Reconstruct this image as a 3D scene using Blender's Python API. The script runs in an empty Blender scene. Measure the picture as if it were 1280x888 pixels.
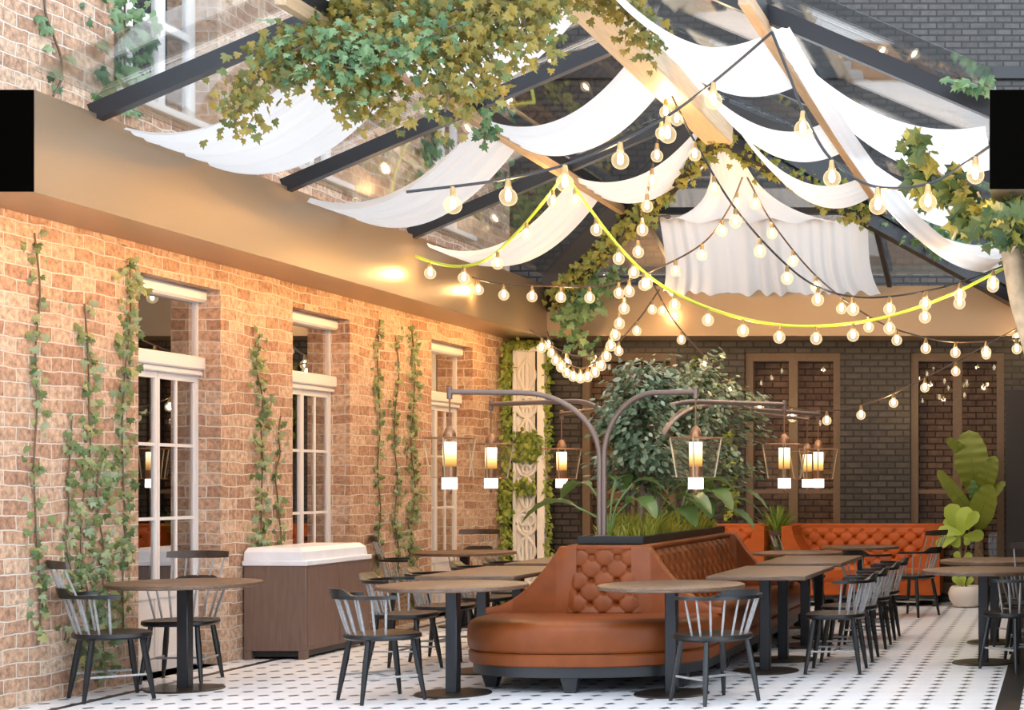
import bpy, math, random
from mathutils import Vector, Matrix
R = math.radians
PI = math.pi
sc = bpy.context.scene
COL = sc.collection
random.seed(7)
F, CX, CY, H = 2040.0, 1327.0, 604.0, 1.43

def at(px, py, d):
    return Vector(((px - CX) / F * d, d, H + (CY - py) / F * d))

# ------------------------------------------------------------------ materials
def new_mat(name):
    m = bpy.data.materials.new(name); m.use_nodes = True
    nt = m.node_tree
    for n in list(nt.nodes): nt.nodes.remove(n)
    out = nt.nodes.new('ShaderNodeOutputMaterial')
    return m, nt, out

def N(nt, typ, **kw):
    n = nt.nodes.new(typ)
    for k, v in kw.items():
        if k in n.inputs: n.inputs[k].default_value = v
        else: setattr(n, k, v)
    return n

def L(nt, a, b): nt.links.new(a, b)

def ramp(nt, stops):
    r = nt.nodes.new('ShaderNodeValToRGB')
    e = r.color_ramp.elements
    while len(e) < len(stops): e.new(0.5)
    for i, (p, c) in enumerate(stops):
        e[i].position = p; e[i].color = (*c, 1)
    return r

def simple(name, col, rough=0.5, metal=0.0, noise=0.0, nscale=20, bump=0.0, stretch=None, coat=0.0, spec=0.5):
    m, nt, out = new_mat(name)
    b = N(nt, 'ShaderNodeBsdfPrincipled', Roughness=rough, Metallic=metal)
    b.inputs['Coat Weight'].default_value = coat
    b.inputs['Specular IOR Level'].default_value = spec
    L(nt, b.outputs[0], out.inputs[0])
    if noise > 0 or bump > 0:
        tc = N(nt, 'ShaderNodeTexCoord')
        mp = N(nt, 'ShaderNodeMapping')
        if stretch: mp.inputs['Scale'].default_value = stretch
        L(nt, tc.outputs['Object'], mp.inputs[0])
        nz = N(nt, 'ShaderNodeTexNoise', Scale=nscale, Detail=5.0)
        L(nt, mp.outputs[0], nz.inputs['Vector'])
        a = [max(0, c * (1 - noise)) for c in col]; z = [min(1, c * (1 + noise)) for c in col]
        rp = ramp(nt, [(0.3, a), (0.7, z)])
        L(nt, nz.outputs[0], rp.inputs[0]); L(nt, rp.outputs[0], b.inputs['Base Color'])
        if bump > 0:
            bp = N(nt, 'ShaderNodeBump', Strength=bump, Distance=0.01)
            L(nt, nz.outputs[0], bp.inputs['Height']); L(nt, bp.outputs[0], b.inputs['Normal'])
    else:
        b.inputs['Base Color'].default_value = (*col, 1)
    return m

def brick_mat(name, c1, c2, c3, mortar, bw, rh, ms, rough, bump, wob=0.012, offset=0.5, msmooth=0.25, mott=(.55, 1.35, 14)):
    m, nt, out = new_mat(name)
    b = N(nt, 'ShaderNodeBsdfPrincipled', Roughness=rough)
    L(nt, b.outputs[0], out.inputs[0])
    g = N(nt, 'ShaderNodeNewGeometry')
    s = N(nt, 'ShaderNodeSeparateXYZ'); L(nt, g.outputs['Position'], s.inputs[0])
    ad = N(nt, 'ShaderNodeMath', operation='ADD'); L(nt, s.outputs[0], ad.inputs[0]); L(nt, s.outputs[1], ad.inputs[1])
    cb = N(nt, 'ShaderNodeCombineXYZ'); L(nt, ad.outputs[0], cb.inputs[0]); L(nt, s.outputs[2], cb.inputs[1])
    nz = N(nt, 'ShaderNodeTexNoise', Scale=2.6, Detail=3.0); L(nt, g.outputs['Position'], nz.inputs['Vector'])
    sb = N(nt, 'ShaderNodeVectorMath', operation='SUBTRACT'); L(nt, nz.outputs['Color'], sb.inputs[0]); sb.inputs[1].default_value = (.5, .5, .5)
    sl = N(nt, 'ShaderNodeVectorMath', operation='SCALE'); L(nt, sb.outputs[0], sl.inputs[0]); sl.inputs['Scale'].default_value = wob * 4
    av = N(nt, 'ShaderNodeVectorMath', operation='ADD'); L(nt, cb.outputs[0], av.inputs[0]); L(nt, sl.outputs[0], av.inputs[1])
    bt = N(nt, 'ShaderNodeTexBrick'); bt.offset = offset
    bt.inputs['Scale'].default_value = 1.0
    bt.inputs['Brick Width'].default_value = bw; bt.inputs['Row Height'].default_value = rh
    bt.inputs['Mortar Size'].default_value = ms; bt.inputs['Mortar Smooth'].default_value = msmooth
    bt.inputs['Bias'].default_value = 0.0
    bt.inputs['Color1'].default_value = (0, 0, 0, 1); bt.inputs['Color2'].default_value = (1, 1, 1, 1)
    bt.inputs['Mortar'].default_value = (.5, .5, .5, 1)
    L(nt, av.outputs[0], bt.inputs['Vector'])
    rp = ramp(nt, [(0.0, c1), (0.5, c2), (1.0, c3)])
    L(nt, bt.outputs['Color'], rp.inputs[0])
    n2 = N(nt, 'ShaderNodeTexNoise', Scale=float(mott[2]), Detail=6.0, Roughness=0.65); L(nt, g.outputs['Position'], n2.inputs['Vector'])
    r2 = ramp(nt, [(0.27, (mott[0],) * 3), (0.73, (mott[1],) * 3)]); L(nt, n2.outputs[0], r2.inputs[0])
    mul = N(nt, 'ShaderNodeMix', data_type='RGBA', blend_type='MULTIPLY'); mul.inputs[0].default_value = 1.0
    L(nt, rp.outputs[0], mul.inputs[6]); L(nt, r2.outputs[0], mul.inputs[7])
    mx = N(nt, 'ShaderNodeMix', data_type='RGBA'); L(nt, bt.outputs['Fac'], mx.inputs[0])
    L(nt, mul.outputs[2], mx.inputs[6]); mx.inputs[7].default_value = (*mortar, 1)
    L(nt, mx.outputs[2], b.inputs['Base Color'])
    inv = N(nt, 'ShaderNodeMath', operation='MULTIPLY_ADD'); L(nt, bt.outputs['Fac'], inv.inputs[0]); inv.inputs[1].default_value = -1.0
    mm = N(nt, 'ShaderNodeMath', operation='MULTIPLY'); L(nt, n2.outputs[0], mm.inputs[0]); mm.inputs[1].default_value = 0.6
    L(nt, mm.outputs[0], inv.inputs[2])
    bp = N(nt, 'ShaderNodeBump', Strength=bump, Distance=0.012); L(nt, inv.outputs[0], bp.inputs['Height'])
    L(nt, bp.outputs[0], b.inputs['Normal'])
    return m

def leaf_mat(name, stops, trans=0.35, rough=0.45):
    m, nt, out = new_mat(name)
    g = N(nt, 'ShaderNodeNewGeometry')
    rp = ramp(nt, stops); L(nt, g.outputs['Random Per Island'], rp.inputs[0])
    b = N(nt, 'ShaderNodeBsdfPrincipled', Roughness=rough); L(nt, rp.outputs[0], b.inputs['Base Color'])
    t = N(nt, 'ShaderNodeBsdfTranslucent'); L(nt, rp.outputs[0], t.inputs[0])
    mx = N(nt, 'ShaderNodeMixShader'); mx.inputs[0].default_value = trans
    L(nt, b.outputs[0], mx.inputs[1]); L(nt, t.outputs[0], mx.inputs[2]); L(nt, mx.outputs[0], out.inputs[0])
    return m

def cloth_mat(name, col, trans):
    m, nt, out = new_mat(name)
    tc = N(nt, 'ShaderNodeTexCoord')
    nz = N(nt, 'ShaderNodeTexNoise', Scale=3.0, Detail=4.0); L(nt, tc.outputs['Object'], nz.inputs['Vector'])
    bp = N(nt, 'ShaderNodeBump', Strength=0.25, Distance=0.02); L(nt, nz.outputs[0], bp.inputs['Height'])
    b = N(nt, 'ShaderNodeBsdfDiffuse'); b.inputs[0].default_value = (*col, 1); L(nt, bp.outputs[0], b.inputs['Normal'])
    t = N(nt, 'ShaderNodeBsdfTranslucent'); t.inputs[0].default_value = (*col, 1)
    mx = N(nt, 'ShaderNodeMixShader'); mx.inputs[0].default_value = trans
    L(nt, b.outputs[0], mx.inputs[1]); L(nt, t.outputs[0], mx.inputs[2]); L(nt, mx.outputs[0], out.inputs[0])
    return m

def glass_mat(name, tint=(1, 1, 1), ior=1.45, strength=1.0, rough=0.0):
    m, nt, out = new_mat(name)
    t = N(nt, 'ShaderNodeBsdfTransparent'); t.inputs[0].default_value = (*tint, 1)
    g = N(nt, 'ShaderNodeBsdfGlossy', Roughness=rough); g.inputs[0].default_value = (1, 1, 1, 1)
    fr = N(nt, 'ShaderNodeFresnel', IOR=ior)
    ml = N(nt, 'ShaderNodeMath', operation='MULTIPLY'); L(nt, fr.outputs[0], ml.inputs[0]); ml.inputs[1].default_value = strength; ml.use_clamp = True
    mx = N(nt, 'ShaderNodeMixShader'); L(nt, ml.outputs[0], mx.inputs[0])
    L(nt, t.outputs[0], mx.inputs[1]); L(nt, g.outputs[0], mx.inputs[2]); L(nt, mx.outputs[0], out.inputs[0])
    return m

def shade_glass(name):
    m, nt, out = new_mat(name)
    t = N(nt, 'ShaderNodeBsdfTransparent'); t.inputs[0].default_value = (.98, .965, .945, 1)
    g = N(nt, 'ShaderNodeBsdfPrincipled', Roughness=.08); g.inputs['Base Color'].default_value = (.50, .40, .28, 1)
    lw = N(nt, 'ShaderNodeLayerWeight', Blend=.5); rp = ramp(nt, [(0.0, (.012,) * 3), (.70, (.035,) * 3), (.86, (.30,) * 3), (.97, (.8,) * 3)])
    L(nt, lw.outputs['Facing'], rp.inputs[0]); mx = N(nt, 'ShaderNodeMixShader'); L(nt, rp.outputs[0], mx.inputs[0])
    L(nt, t.outputs[0], mx.inputs[1]); L(nt, g.outputs[0], mx.inputs[2]); L(nt, mx.outputs[0], out.inputs[0])
    return m

def emit_mat(name, col, s, sample=True):
    m, nt, out = new_mat(name)
    e = N(nt, 'ShaderNodeEmission', Strength=s); e.inputs[0].default_value = (*col, 1)
    L(nt, e.outputs[0], out.inputs[0])
    if not sample: m.cycles.emission_sampling = 'NONE'
    return m

def bulb_glass(name):
    m, nt, out = new_mat(name)
    t = N(nt, 'ShaderNodeBsdfTransparent'); t.inputs[0].default_value = (1, .97, .9, 1)
    e = N(nt, 'ShaderNodeEmission', Strength=.95); e.inputs[0].default_value = (1, .76, .44, 1)
    lw = N(nt, 'ShaderNodeLayerWeight', Blend=0.35)
    rp = ramp(nt, [(0.0, (.20,) * 3), (0.45, (.30,) * 3), (.8, (.72,) * 3), (1.0, (.9,) * 3)]); L(nt, lw.outputs['Facing'], rp.inputs[0])
    mx = N(nt, 'ShaderNodeMixShader'); L(nt, rp.outputs[0], mx.inputs[0])
    L(nt, t.outputs[0], mx.inputs[1]); L(nt, e.outputs[0], mx.inputs[2]); L(nt, mx.outputs[0], out.inputs[0])
    m.cycles.emission_sampling = 'NONE'
    return m

def wood_top(name, a, z):
    m, nt, out = new_mat(name)
    b = N(nt, 'ShaderNodeBsdfPrincipled', Roughness=0.42); L(nt, b.outputs[0], out.inputs[0])
    tc = N(nt, 'ShaderNodeTexCoord'); mp = N(nt, 'ShaderNodeMapping'); mp.inputs['Scale'].default_value = (5, 40, 40)
    L(nt, tc.outputs['Object'], mp.inputs[0])
    nz = N(nt, 'ShaderNodeTexNoise', Scale=2.0, Detail=7.0, Roughness=0.7); L(nt, mp.outputs[0], nz.inputs['Vector'])
    rp = ramp(nt, [(0.3, a), (0.72, z)]); L(nt, nz.outputs[0], rp.inputs[0]); L(nt, rp.outputs[0], b.inputs['Base Color'])
    bp = N(nt, 'ShaderNodeBump', Strength=0.3, Distance=0.004); L(nt, nz.outputs[0], bp.inputs['Height']); L(nt, bp.outputs[0], b.inputs['Normal'])
    return m

def floor_mat():
    m, nt, out = new_mat('white_dotted_tile')
    b = N(nt, 'ShaderNodeBsdfPrincipled', Roughness=0.28); L(nt, b.outputs[0], out.inputs[0])
    g = N(nt, 'ShaderNodeNewGeometry'); s = N(nt, 'ShaderNodeSeparateXYZ'); L(nt, g.outputs['Position'], s.inputs[0])
    P = 0.2035
    def cell(sock, off):
        a = N(nt, 'ShaderNodeMath', operation='ADD'); L(nt, sock, a.inputs[0]); a.inputs[1].default_value = off + 100 * P
        d = N(nt, 'ShaderNodeMath', operation='DIVIDE'); L(nt, a.outputs[0], d.inputs[0]); d.inputs[1].default_value = P
        f = N(nt, 'ShaderNodeMath', operation='FRACT'); L(nt, d.outputs[0], f.inputs[0])
        c = N(nt, 'ShaderNodeMath', operation='SUBTRACT'); L(nt, f.outputs[0], c.inputs[0]); c.inputs[1].default_value = 0.5
        ab = N(nt, 'ShaderNodeMath', operation='ABSOLUTE'); L(nt, c.outputs[0], ab.inputs[0])
        return ab.outputs[0]
    u = cell(s.outputs[0], 0.685 + P / 2); v = cell(s.outputs[1], -10.36 + P / 2)
    ad = N(nt, 'ShaderNodeMath', operation='ADD'); L(nt, u, ad.inputs[0]); L(nt, v, ad.inputs[1])
    lt = N(nt, 'ShaderNodeMath', operation='LESS_THAN'); L(nt, ad.outputs[0], lt.inputs[0]); lt.inputs[1].default_value = 0.22
    # faint joints between the octagons
    mxm = N(nt, 'ShaderNodeMath', operation='MAXIMUM'); L(nt, u, mxm.inputs[0]); L(nt, v, mxm.inputs[1])
    mnm = N(nt, 'ShaderNodeMath', operation='MINIMUM'); L(nt, u, mnm.inputs[0]); L(nt, v, mnm.inputs[1])
    j = N(nt, 'ShaderNodeMath', operation='LESS_THAN'); L(nt, mnm.outputs[0], j.inputs[0]); j.inputs[1].default_value = 0.011
    nz = N(nt, 'ShaderNodeTexNoise', Scale=3.0, Detail=4.0); L(nt, g.outputs['Position'], nz.inputs['Vector'])
    rp = ramp(nt, [(0.3, (.80, .81, .85)), (0.7, (.86, .87, .90))]); L(nt, nz.outputs[0], rp.inputs[0])
    m1 = N(nt, 'ShaderNodeMix', data_type='RGBA'); L(nt, j.outputs[0], m1.inputs[0]); L(nt, rp.outputs[0], m1.inputs[6]); m1.inputs[7].default_value = (.62, .62, .64, 1)
    m2 = N(nt, 'ShaderNodeMix', data_type='RGBA'); L(nt, lt.outputs[0], m2.inputs[0]); L(nt, m1.outputs[2], m2.inputs[6]); m2.inputs[7].default_value = (.025, .025, .03, 1)
    L(nt, m2.outputs[2], b.inputs['Base Color'])
    return m

M = {}
M['brick'] = brick_mat('orange_stock_brick', (.34, .185, .115), (.45, .275, .175), (.55, .385, .27), (.62, .53, .44), .24, .094, .0062, .85, 1.0, wob=.018, msmooth=.35, mott=(.38, 1.55, 24))
M['black_brick'] = brick_mat('black_painted_brick', (.035, .028, .024), (.046, .038, .033), (.060, .050, .044), (.003, .003, .003), .20, .0765, .0115, .42, .8, wob=0.002, msmooth=.1)
M['reflected_brick'] = brick_mat('mirrored_brick', (.20, .13, .09), (.25, .165, .115), (.30, .20, .14), (.05, .035, .027), .20, .0765, .009, .7, .6, wob=0.002, msmooth=.1)  # stands in for brick reflected in the back windows
M['floor'] = floor_mat()
M['band'] = simple('black_tile_band', (.018, .016, .016), .3)
M['bronze'] = simple('bronze_beam_paint', (.34, .245, .16), .36, .6, noise=.06, nscale=200)
M['speckle'] = simple('black_speckled_core', (.0015, .0013, .001), .9, spec=.0)
M['steel'] = simple('dark_roof_steel', (.014, .014, .018), .35)
M['ridge'] = simple('pale_oak_beam', (.62, .47, .31), .5, noise=.12, nscale=6, stretch=(8, .6, 8))
M['purlin'] = simple('brown_oak_purlin', (.40, .27, .16), .5, noise=.15, nscale=6, stretch=(8, .6, 8))
M['cloth'] = cloth_mat('white_canopy_cloth', (.80, .78, .775), .5)
M['roofglass'] = glass_mat('roof_glass', (.98, .99, .985), 1.5, .55)
M['window_glass'] = glass_mat('window_glass', (.8, .8, .8), 1.5, 4.5)
M['back_glass'] = glass_mat('back_window_glass', (.95, .92, .9), 1.5, .5)
M['lantern_glass'] = shade_glass('clear_lantern_glass')
M['white_frame'] = simple('white_window_paint', (.72, .67, .64), .45)
M['brown_frame'] = simple('bronze_window_frame', (.145, .095, .058), .45, noise=.1, nscale=30)
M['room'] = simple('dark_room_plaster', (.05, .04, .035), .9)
M['cornice'] = simple('black_cornice', (.02, .02, .022), .5)
M['leather'] = simple('rust_leather', (.205, .050, .010), .46, noise=.12, nscale=9, bump=.05, spec=.3)
M['leather2'] = simple('orange_leather', (.40, .085, .012), .46, noise=.10, nscale=9, bump=.05, spec=.3)
M['plinth'] = simple('charcoal_plinth', (.018, .019, .022), .45)
M['chair'] = simple('charcoal_chair_paint', (.0085, .009, .010), .36, noise=.3, nscale=30)
M['spindle'] = simple('worn_grey_spindle', (.29, .285, .285), .36, noise=.2, nscale=40)
M['seat'] = simple('worn_brown_seat', (.055, .036, .026), .4, noise=.35, nscale=14)
M['tabletop'] = wood_top('weathered_table_wood', (.055, .032, .021), (.215, .130, .082))
M['tableleg'] = simple('charcoal_table_steel', (.014, .015, .018), .38, noise=.2, nscale=60)
M['tablebase'] = simple('rusty_base_plate', (.022, .016, .012), .35, noise=.2, nscale=30)
M['cabinet'] = simple('brown_cabinet_wood', (.16, .098, .074), .5, noise=.16, nscale=4, stretch=(14, 14, 1.2))
M['stone'] = simple('white_marble', (.76, .76, .80), .35, noise=.07, nscale=5)
M['planter'] = simple('black_planter_trim', (.008, .008, .008), .4)
M['soil'] = simple('planter_soil', (.10, .06, .03), .9, noise=.4, nscale=30, bump=.5)
M['tube'] = simple('brown_metal_tube', (.21, .15, .125), .38, .5)
M['edgeshine'] = simple('pale_edge_shine', (.62, .50, .34), .3, .6)  # pale gold for the bars posing as bright glass edges
M['copper'] = simple('aged_copper', (.33, .17, .09), .35, .7)
M['tubelamp'] = emit_mat('warm_lamp_glow', (1, .80, .48), 2.2)
def lamp_grad():
    m, nt, out = new_mat('warm_lamp_tube'); e = N(nt, 'ShaderNodeEmission'); tc = N(nt, 'ShaderNodeTexCoord'); s = N(nt, 'ShaderNodeSeparateXYZ')
    L(nt, tc.outputs['Object'], s.inputs[0]); mr = N(nt, 'ShaderNodeMapRange'); L(nt, s.outputs[2], mr.inputs[0]); mr.inputs[1].default_value = -.55; mr.inputs[2].default_value = -.40
    rp = ramp(nt, [(0, (.30, .13, .03)), (.35, (.85, .48, .14)), (.7, (1.5, 1.15, .62)), (1, (1.9, 1.6, 1.1))]); L(nt, mr.outputs[0], rp.inputs[0]); L(nt, rp.outputs[0], e.inputs[0]); L(nt, e.outputs[0], out.inputs[0])
    m.cycles.emission_sampling = 'NONE'; return m
M['tubelamp'] = lamp_grad()
M['ledblock'] = emit_mat('white_led_block', (1, .94, .88), 3.2)
M['wash_strip'] = emit_mat('added_warm_wash', (1, .56, .20), 66)  # glow of the added strip that warms the left wall
M['bulbglow'] = emit_mat('bulb_filament_glow', (1, .86, .62), 9, False)
M['bulbglass'] = bulb_glass('lit_bulb_glass')
M['brass'] = simple('brass_socket', (.35, .24, .11), .35, .5)
M['cord_black'] = simple('black_cord', (.015, .015, .017), .5)
M['cord_brown'] = simple('brown_cord', (.09, .06, .045), .5)
M['cord_green'] = simple('lime_cord', (.50, .62, .06), .5)
M['ivy_warm'] = leaf_mat('ivy_olive', [(0, (.10, .12, .03)), (.35, (.23, .19, .035)), (.7, (.36, .25, .045)), (1, (.12, .20, .07))], .4)
M['ivy_bright'] = leaf_mat('ivy_yellow_green', [(0, (.16, .20, .04)), (.4, (.34, .32, .06)), (.75, (.46, .40, .09)), (1, (.18, .28, .09))], .45)
M['ivy_green'] = leaf_mat('ivy_green', [(0, (.05, .12, .05)), (.5, (.12, .22, .08)), (1, (.25, .36, .18))], .35)
M['ivy_wall'] = leaf_mat('ivy_wall', [(0, (.09, .15, .05)), (.4, (.19, .24, .08)), (.75, (.30, .38, .24)), (1, (.38, .36, .12))], .3)
M['moss'] = leaf_mat('moss_green', [(0, (.12, .20, .03)), (.5, (.24, .32, .05)), (1, (.42, .46, .09))], .3)
M['shrub'] = leaf_mat('shrub_leaf', [(0, (.03, .058, .022)), (.5, (.075, .12, .05)), (.8, (.16, .21, .11)), (1, (.36, .40, .28))], .2, .42)
M['broad'] = leaf_mat('broad_leaf', [(0, (.06, .12, .03)), (.5, (.11, .18, .045)), (1, (.20, .29, .10))], .3, .3)
M['grass'] = leaf_mat('yellow_moss_grass', [(0, (.24, .27, .03)), (.5, (.44, .44, .06)), (1, (.58, .52, .10))], .4)
M['banana'] = leaf_mat('banana_leaf', [(0, (.09, .20, .06)), (.5, (.28, .33, .04)), (1, (.14, .26, .09))], .4, .35)
M['banana2'] = simple('deep_banana_leaf', (.10, .20, .06), .35)
M['lime'] = leaf_mat('lime_leaf', [(0, (.30, .52, .06)), (.6, (.50, .66, .10)), (1, (.55, .62, .30))], .45, .4)
M['yucca'] = leaf_mat('yucca_leaf', [(0, (.10, .22, .03)), (.6, (.22, .36, .05)), (1, (.38, .48, .10))], .3, .4)
M['bark'] = simple('grey_brown_bark', (.24, .16, .10), .8, noise=.3, nscale=20, bump=.6)
M['palebark'] = simple('pale_bark', (.46, .33, .20), .75, noise=.2, nscale=14, bump=.4)
M['stem'] = simple('brown_stem', (.12, .085, .05), .7)
M['greenstem'] = simple('green_stem', (.14, .22, .06), .5)
M['pot'] = simple('cream_pot_glaze', (.72, .66, .60), .4)
M['carved'] = simple('white_carved_wood', (.82, .79, .75), .55, noise=.04, nscale=20)
M['dark_panel'] = simple('dark_screen_panel', (.016, .012, .012), .5)

# ------------------------------------------------------------------ mesh helper
class MB:
    def __init__(s): s.v = []; s.f = []
    def add(s, verts, faces):
        o = len(s.v); s.v += [tuple(p) for p in verts]; s.f += [tuple(i + o for i in f) for f in faces]; return s
    def box(s, x0, x1, y0, y1, z0, z1):
        v = [(x, y, z) for z in (z0, z1) for y in (y0, y1) for x in (x0, x1)]
        return s.add(v, [(0, 2, 3, 1), (4, 5, 7, 6), (0, 1, 5, 4), (2, 6, 7, 3), (0, 4, 6, 2), (1, 3, 7, 5)])
    def bbox(s, x0, x1, y0, y1, z0, z1, b=.006):
        "box with chamfered edges, built as stacked rings"
        def ring(i, z): return [(x0 + i, y0 + b, z), (x0 + b, y0 + i, z), (x1 - b, y0 + i, z), (x1 - i, y0 + b, z), (x1 - i, y1 - b, z), (x1 - b, y1 - i, z), (x0 + b, y1 - i, z), (x0 + i, y1 - b, z)]
        rs = [ring(b * .9, z0), ring(0, z0 + b), ring(0, z1 - b), ring(b * .9, z1)]
        return s.rings(rs, True, True)
    def rings(s, rs, cap0=False, cap1=False, closed=True):
        n = len(rs[0]); v = [p for r in rs for p in r]; f = []
        for k in range(len(rs) - 1):
            for i in range(n if closed else n - 1):
                j = (i + 1) % n
                f.append((k * n + i, k * n + j, (k + 1) * n + j, (k + 1) * n + i))
        if cap0: f.append(tuple(reversed(range(n))))
        if cap1: f.append(tuple((len(rs) - 1) * n + i for i in range(n)))
        return s.add(v, f)
    def beam(s, a, b, w, h, up=(0, 0, 1)):
        "square bar whose underside centre runs a to b"
        a, b = Vector(a), Vector(b); d = (b - a).normalized(); up = Vector(up)
        sx = d.cross(up).normalized(); uz = sx.cross(d).normalized()
        r = lambda p: [p - sx * w / 2, p + sx * w / 2, p + sx * w / 2 + uz * h, p - sx * w / 2 + uz * h]
        return s.rings([r(a), r(b)], True, True)
    def tube(s, pts, r, n=8, caps=True):
        pts = [Vector(p) for p in pts]
        rr = r if isinstance(r, (list, tuple)) else [r] * len(pts)
        rs = []; ref = None
        for i, p in enumerate(pts):
            d = (pts[min(i + 1, len(pts) - 1)] - pts[max(i - 1, 0)])
            if d.length < 1e-9: d = Vector((0, 0, 1))
            d.normalize()
            if ref is None:
                ref = Vector((1, 0, 0)) if abs(d.x) < .9 else Vector((0, 1, 0))
            ref = (ref - d * ref.dot(d)).normalized()
            q = d.cross(ref)
            rs.append([p + (ref * math.cos(2 * PI * k / n) + q * math.sin(2 * PI * k / n)) * rr[i] for k in range(n)])
        return s.rings(rs, caps, caps)
    def lathe(s, prof, n=16, c=(0, 0, 0), cap0=False, cap1=False):
        rs = [[(c[0] + r * math.cos(2 * PI * k / n), c[1] + r * math.sin(2 * PI * k / n), c[2] + z) for k in range(n)] for r, z in prof]
        return s.rings(rs, cap0, cap1)
    def grid(s, nu, nv, fn):
        v = [fn(i / nu, j / nv) for j in range(nv + 1) for i in range(nu + 1)]
        f = [(j * (nu + 1) + i, j * (nu + 1) + i + 1, (j + 1) * (nu + 1) + i + 1, (j + 1) * (nu + 1) + i) for j in range(nv) for i in range(nu)]
        return s.add(v, f)
    def build(s, name, mat, parent=None, loc=None, smooth=True, ang=38):
        me = bpy.data.meshes.new(name); me.from_pydata(s.v, [], s.f); me.update()
        if smooth:
            me.polygons.foreach_set('use_smooth', [True] * len(me.polygons)); me.set_sharp_from_angle(angle=R(ang))
        me.materials.append(mat if not isinstance(mat, str) else M[mat])
        o = bpy.data.objects.new(name, me); COL.objects.link(o)
        if parent is not None: o.parent = parent
        if loc is not None: o.location = loc
        return o

def tag(o, label=None, cat=None, group=None, kind=None):
    if label: o['label'] = label
    if cat: o['category'] = cat
    if group: o['group'] = group
    if kind: o['kind'] = kind
    return o

def empty(name, loc=(0, 0, 0), rz=0.0, label=None, cat=None, group=None, kind=None):
    o = bpy.data.objects.new(name, None); COL.objects.link(o)
    o.location = loc; o.rotation_euler = (0, 0, rz); o.empty_display_size = .1
    return tag(o, label, cat, group, kind)

def copy_tree(o, parent=None):
    c = o.copy(); COL.objects.link(c)
    if parent is not None: c.parent = parent
    for ch in list(o.children):
        if ch.name in COL.objects: copy_tree(ch, c)
    return c

def spline(pts, n=10):
    pts = [Vector(p) for p in pts]
    P = [pts[0] * 2 - pts[1]] + pts + [pts[-1] * 2 - pts[-2]]
    out = []
    for i in range(1, len(P) - 2):
        p0, p1, p2, p3 = P[i - 1:i + 3]
        for k in range(n):
            t = k / n
            out.append(.5 * ((2 * p1) + (p2 - p0) * t + (2 * p0 - 5 * p1 + 4 * p2 - p3) * t * t + (3 * p1 - p0 - 3 * p2 + p3) * t ** 3))
    out.append(pts[-1]); return out

def struct(o): o['kind'] = 'structure'; return o

# ------------------------------------------------------------------ the setting
WX, BY = -6.63, 19.6         # left wall face, back wall face
FX, RX = -5.98, -0.42        # left and right beam faces
Z0, Z1 = 3.14, 3.72          # beam underside and top

def wall_cells(axis, face, depth, a0, a1, z0, z1, openings, mb):
    "wall face at coordinate `face`, going `depth` away from the court, cut by openings (a0,a1,z0,z1) with reveals"
    As = sorted({a0, a1, *[o[0] for o in openings], *[o[1] for o in openings]})
    Zs = sorted({z0, z1, *[o[2] for o in openings], *[o[3] for o in openings]})
    def q(pts): mb.add([(face + t, a, z) if axis == 'x' else (a, face + t, z) for t, a, z in pts], [(0, 1, 2, 3)])
    for i in range(len(As) - 1):
        for k in range(len(Zs) - 1):
            ca, cz = (As[i] + As[i + 1]) / 2, (Zs[k] + Zs[k + 1]) / 2
            if any(o[0] < ca < o[1] and o[2] < cz < o[3] for o in openings): continue
            q([(0, As[i], Zs[k]), (0, As[i + 1], Zs[k]), (0, As[i + 1], Zs[k + 1]), (0, As[i], Zs[k + 1])])
    for (b0, b1, c0, c1) in openings:
        q([(0, b0, c0), (depth, b0, c0), (depth, b0, c1), (0, b0, c1)])
        q([(0, b1, c0), (0, b1, c1), (depth, b1, c1), (depth, b1, c0)])
        q([(0, b0, c1), (depth, b0, c1), (depth, b1, c1), (0, b1, c1)])
        q([(0, b0, c0), (0, b1, c0), (depth, b1, c0), (depth, b0, c0)])

LW = [(9.0, 10.18), (11.72, 12.87), (14.07, 15.2), (17.17, 18.37)]
UW = [(8.8, 10.05), (11.42, 12.82), (14.07, 15.2), (17.17, 18.37)]
op = [(a, b, 0.0, 2.95) for a, b in LW] + [(a, b, 4.15, 6.9) for a, b in UW]
mb = MB(); wall_cells('x', WX, -.42, 8.0, BY, 0, 8.2, op, mb)
mb.box(WX - .42, WX - .40, 8.0, BY, 2.95, 4.15)
struct(mb.build('wall_left', 'brick', smooth=False))
BW = [(-5.78, -4.63), (-3.81, -2.66), (-1.82, -.69)]
mb = MB(); wall_cells('y', BY, .4, WX, 3.2, 0, 9.0, [(a, b, .1, 3.0) for a, b in BW], mb)
struct(mb.build('wall_back', 'black_brick', smooth=False))
mb = MB(); mb.box(WX, 3.2, BY - .06, BY - .002, 6.28, 6.42); struct(mb.build('trim_1', 'cornice'))
mb = MB(); mb.box(-9, 6.0, -8, BY + 1, -.12, 0); struct(mb.build('floor', 'floor', smooth=False))
mb = MB(); mb.box(-6.385, -6.325, 3.0, BY - .3, -.001, .002); struct(mb.build('trim_2', 'band'))
mb = MB(); mb.box(-.42, -.265, 3.0, BY - .3, -.001, .002); struct(mb.build('trim_3', 'band'))
mb = MB(); mb.box(.24, .5, 9.5, BY, 0, 3.135); struct(mb.build('wall_right', 'black_brick', smooth=False))
mb = MB(); mb.box(-12, 6, -8.4, -8, 0, 8.5); struct(mb.build('wall_front', 'black_brick', smooth=False))
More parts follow.
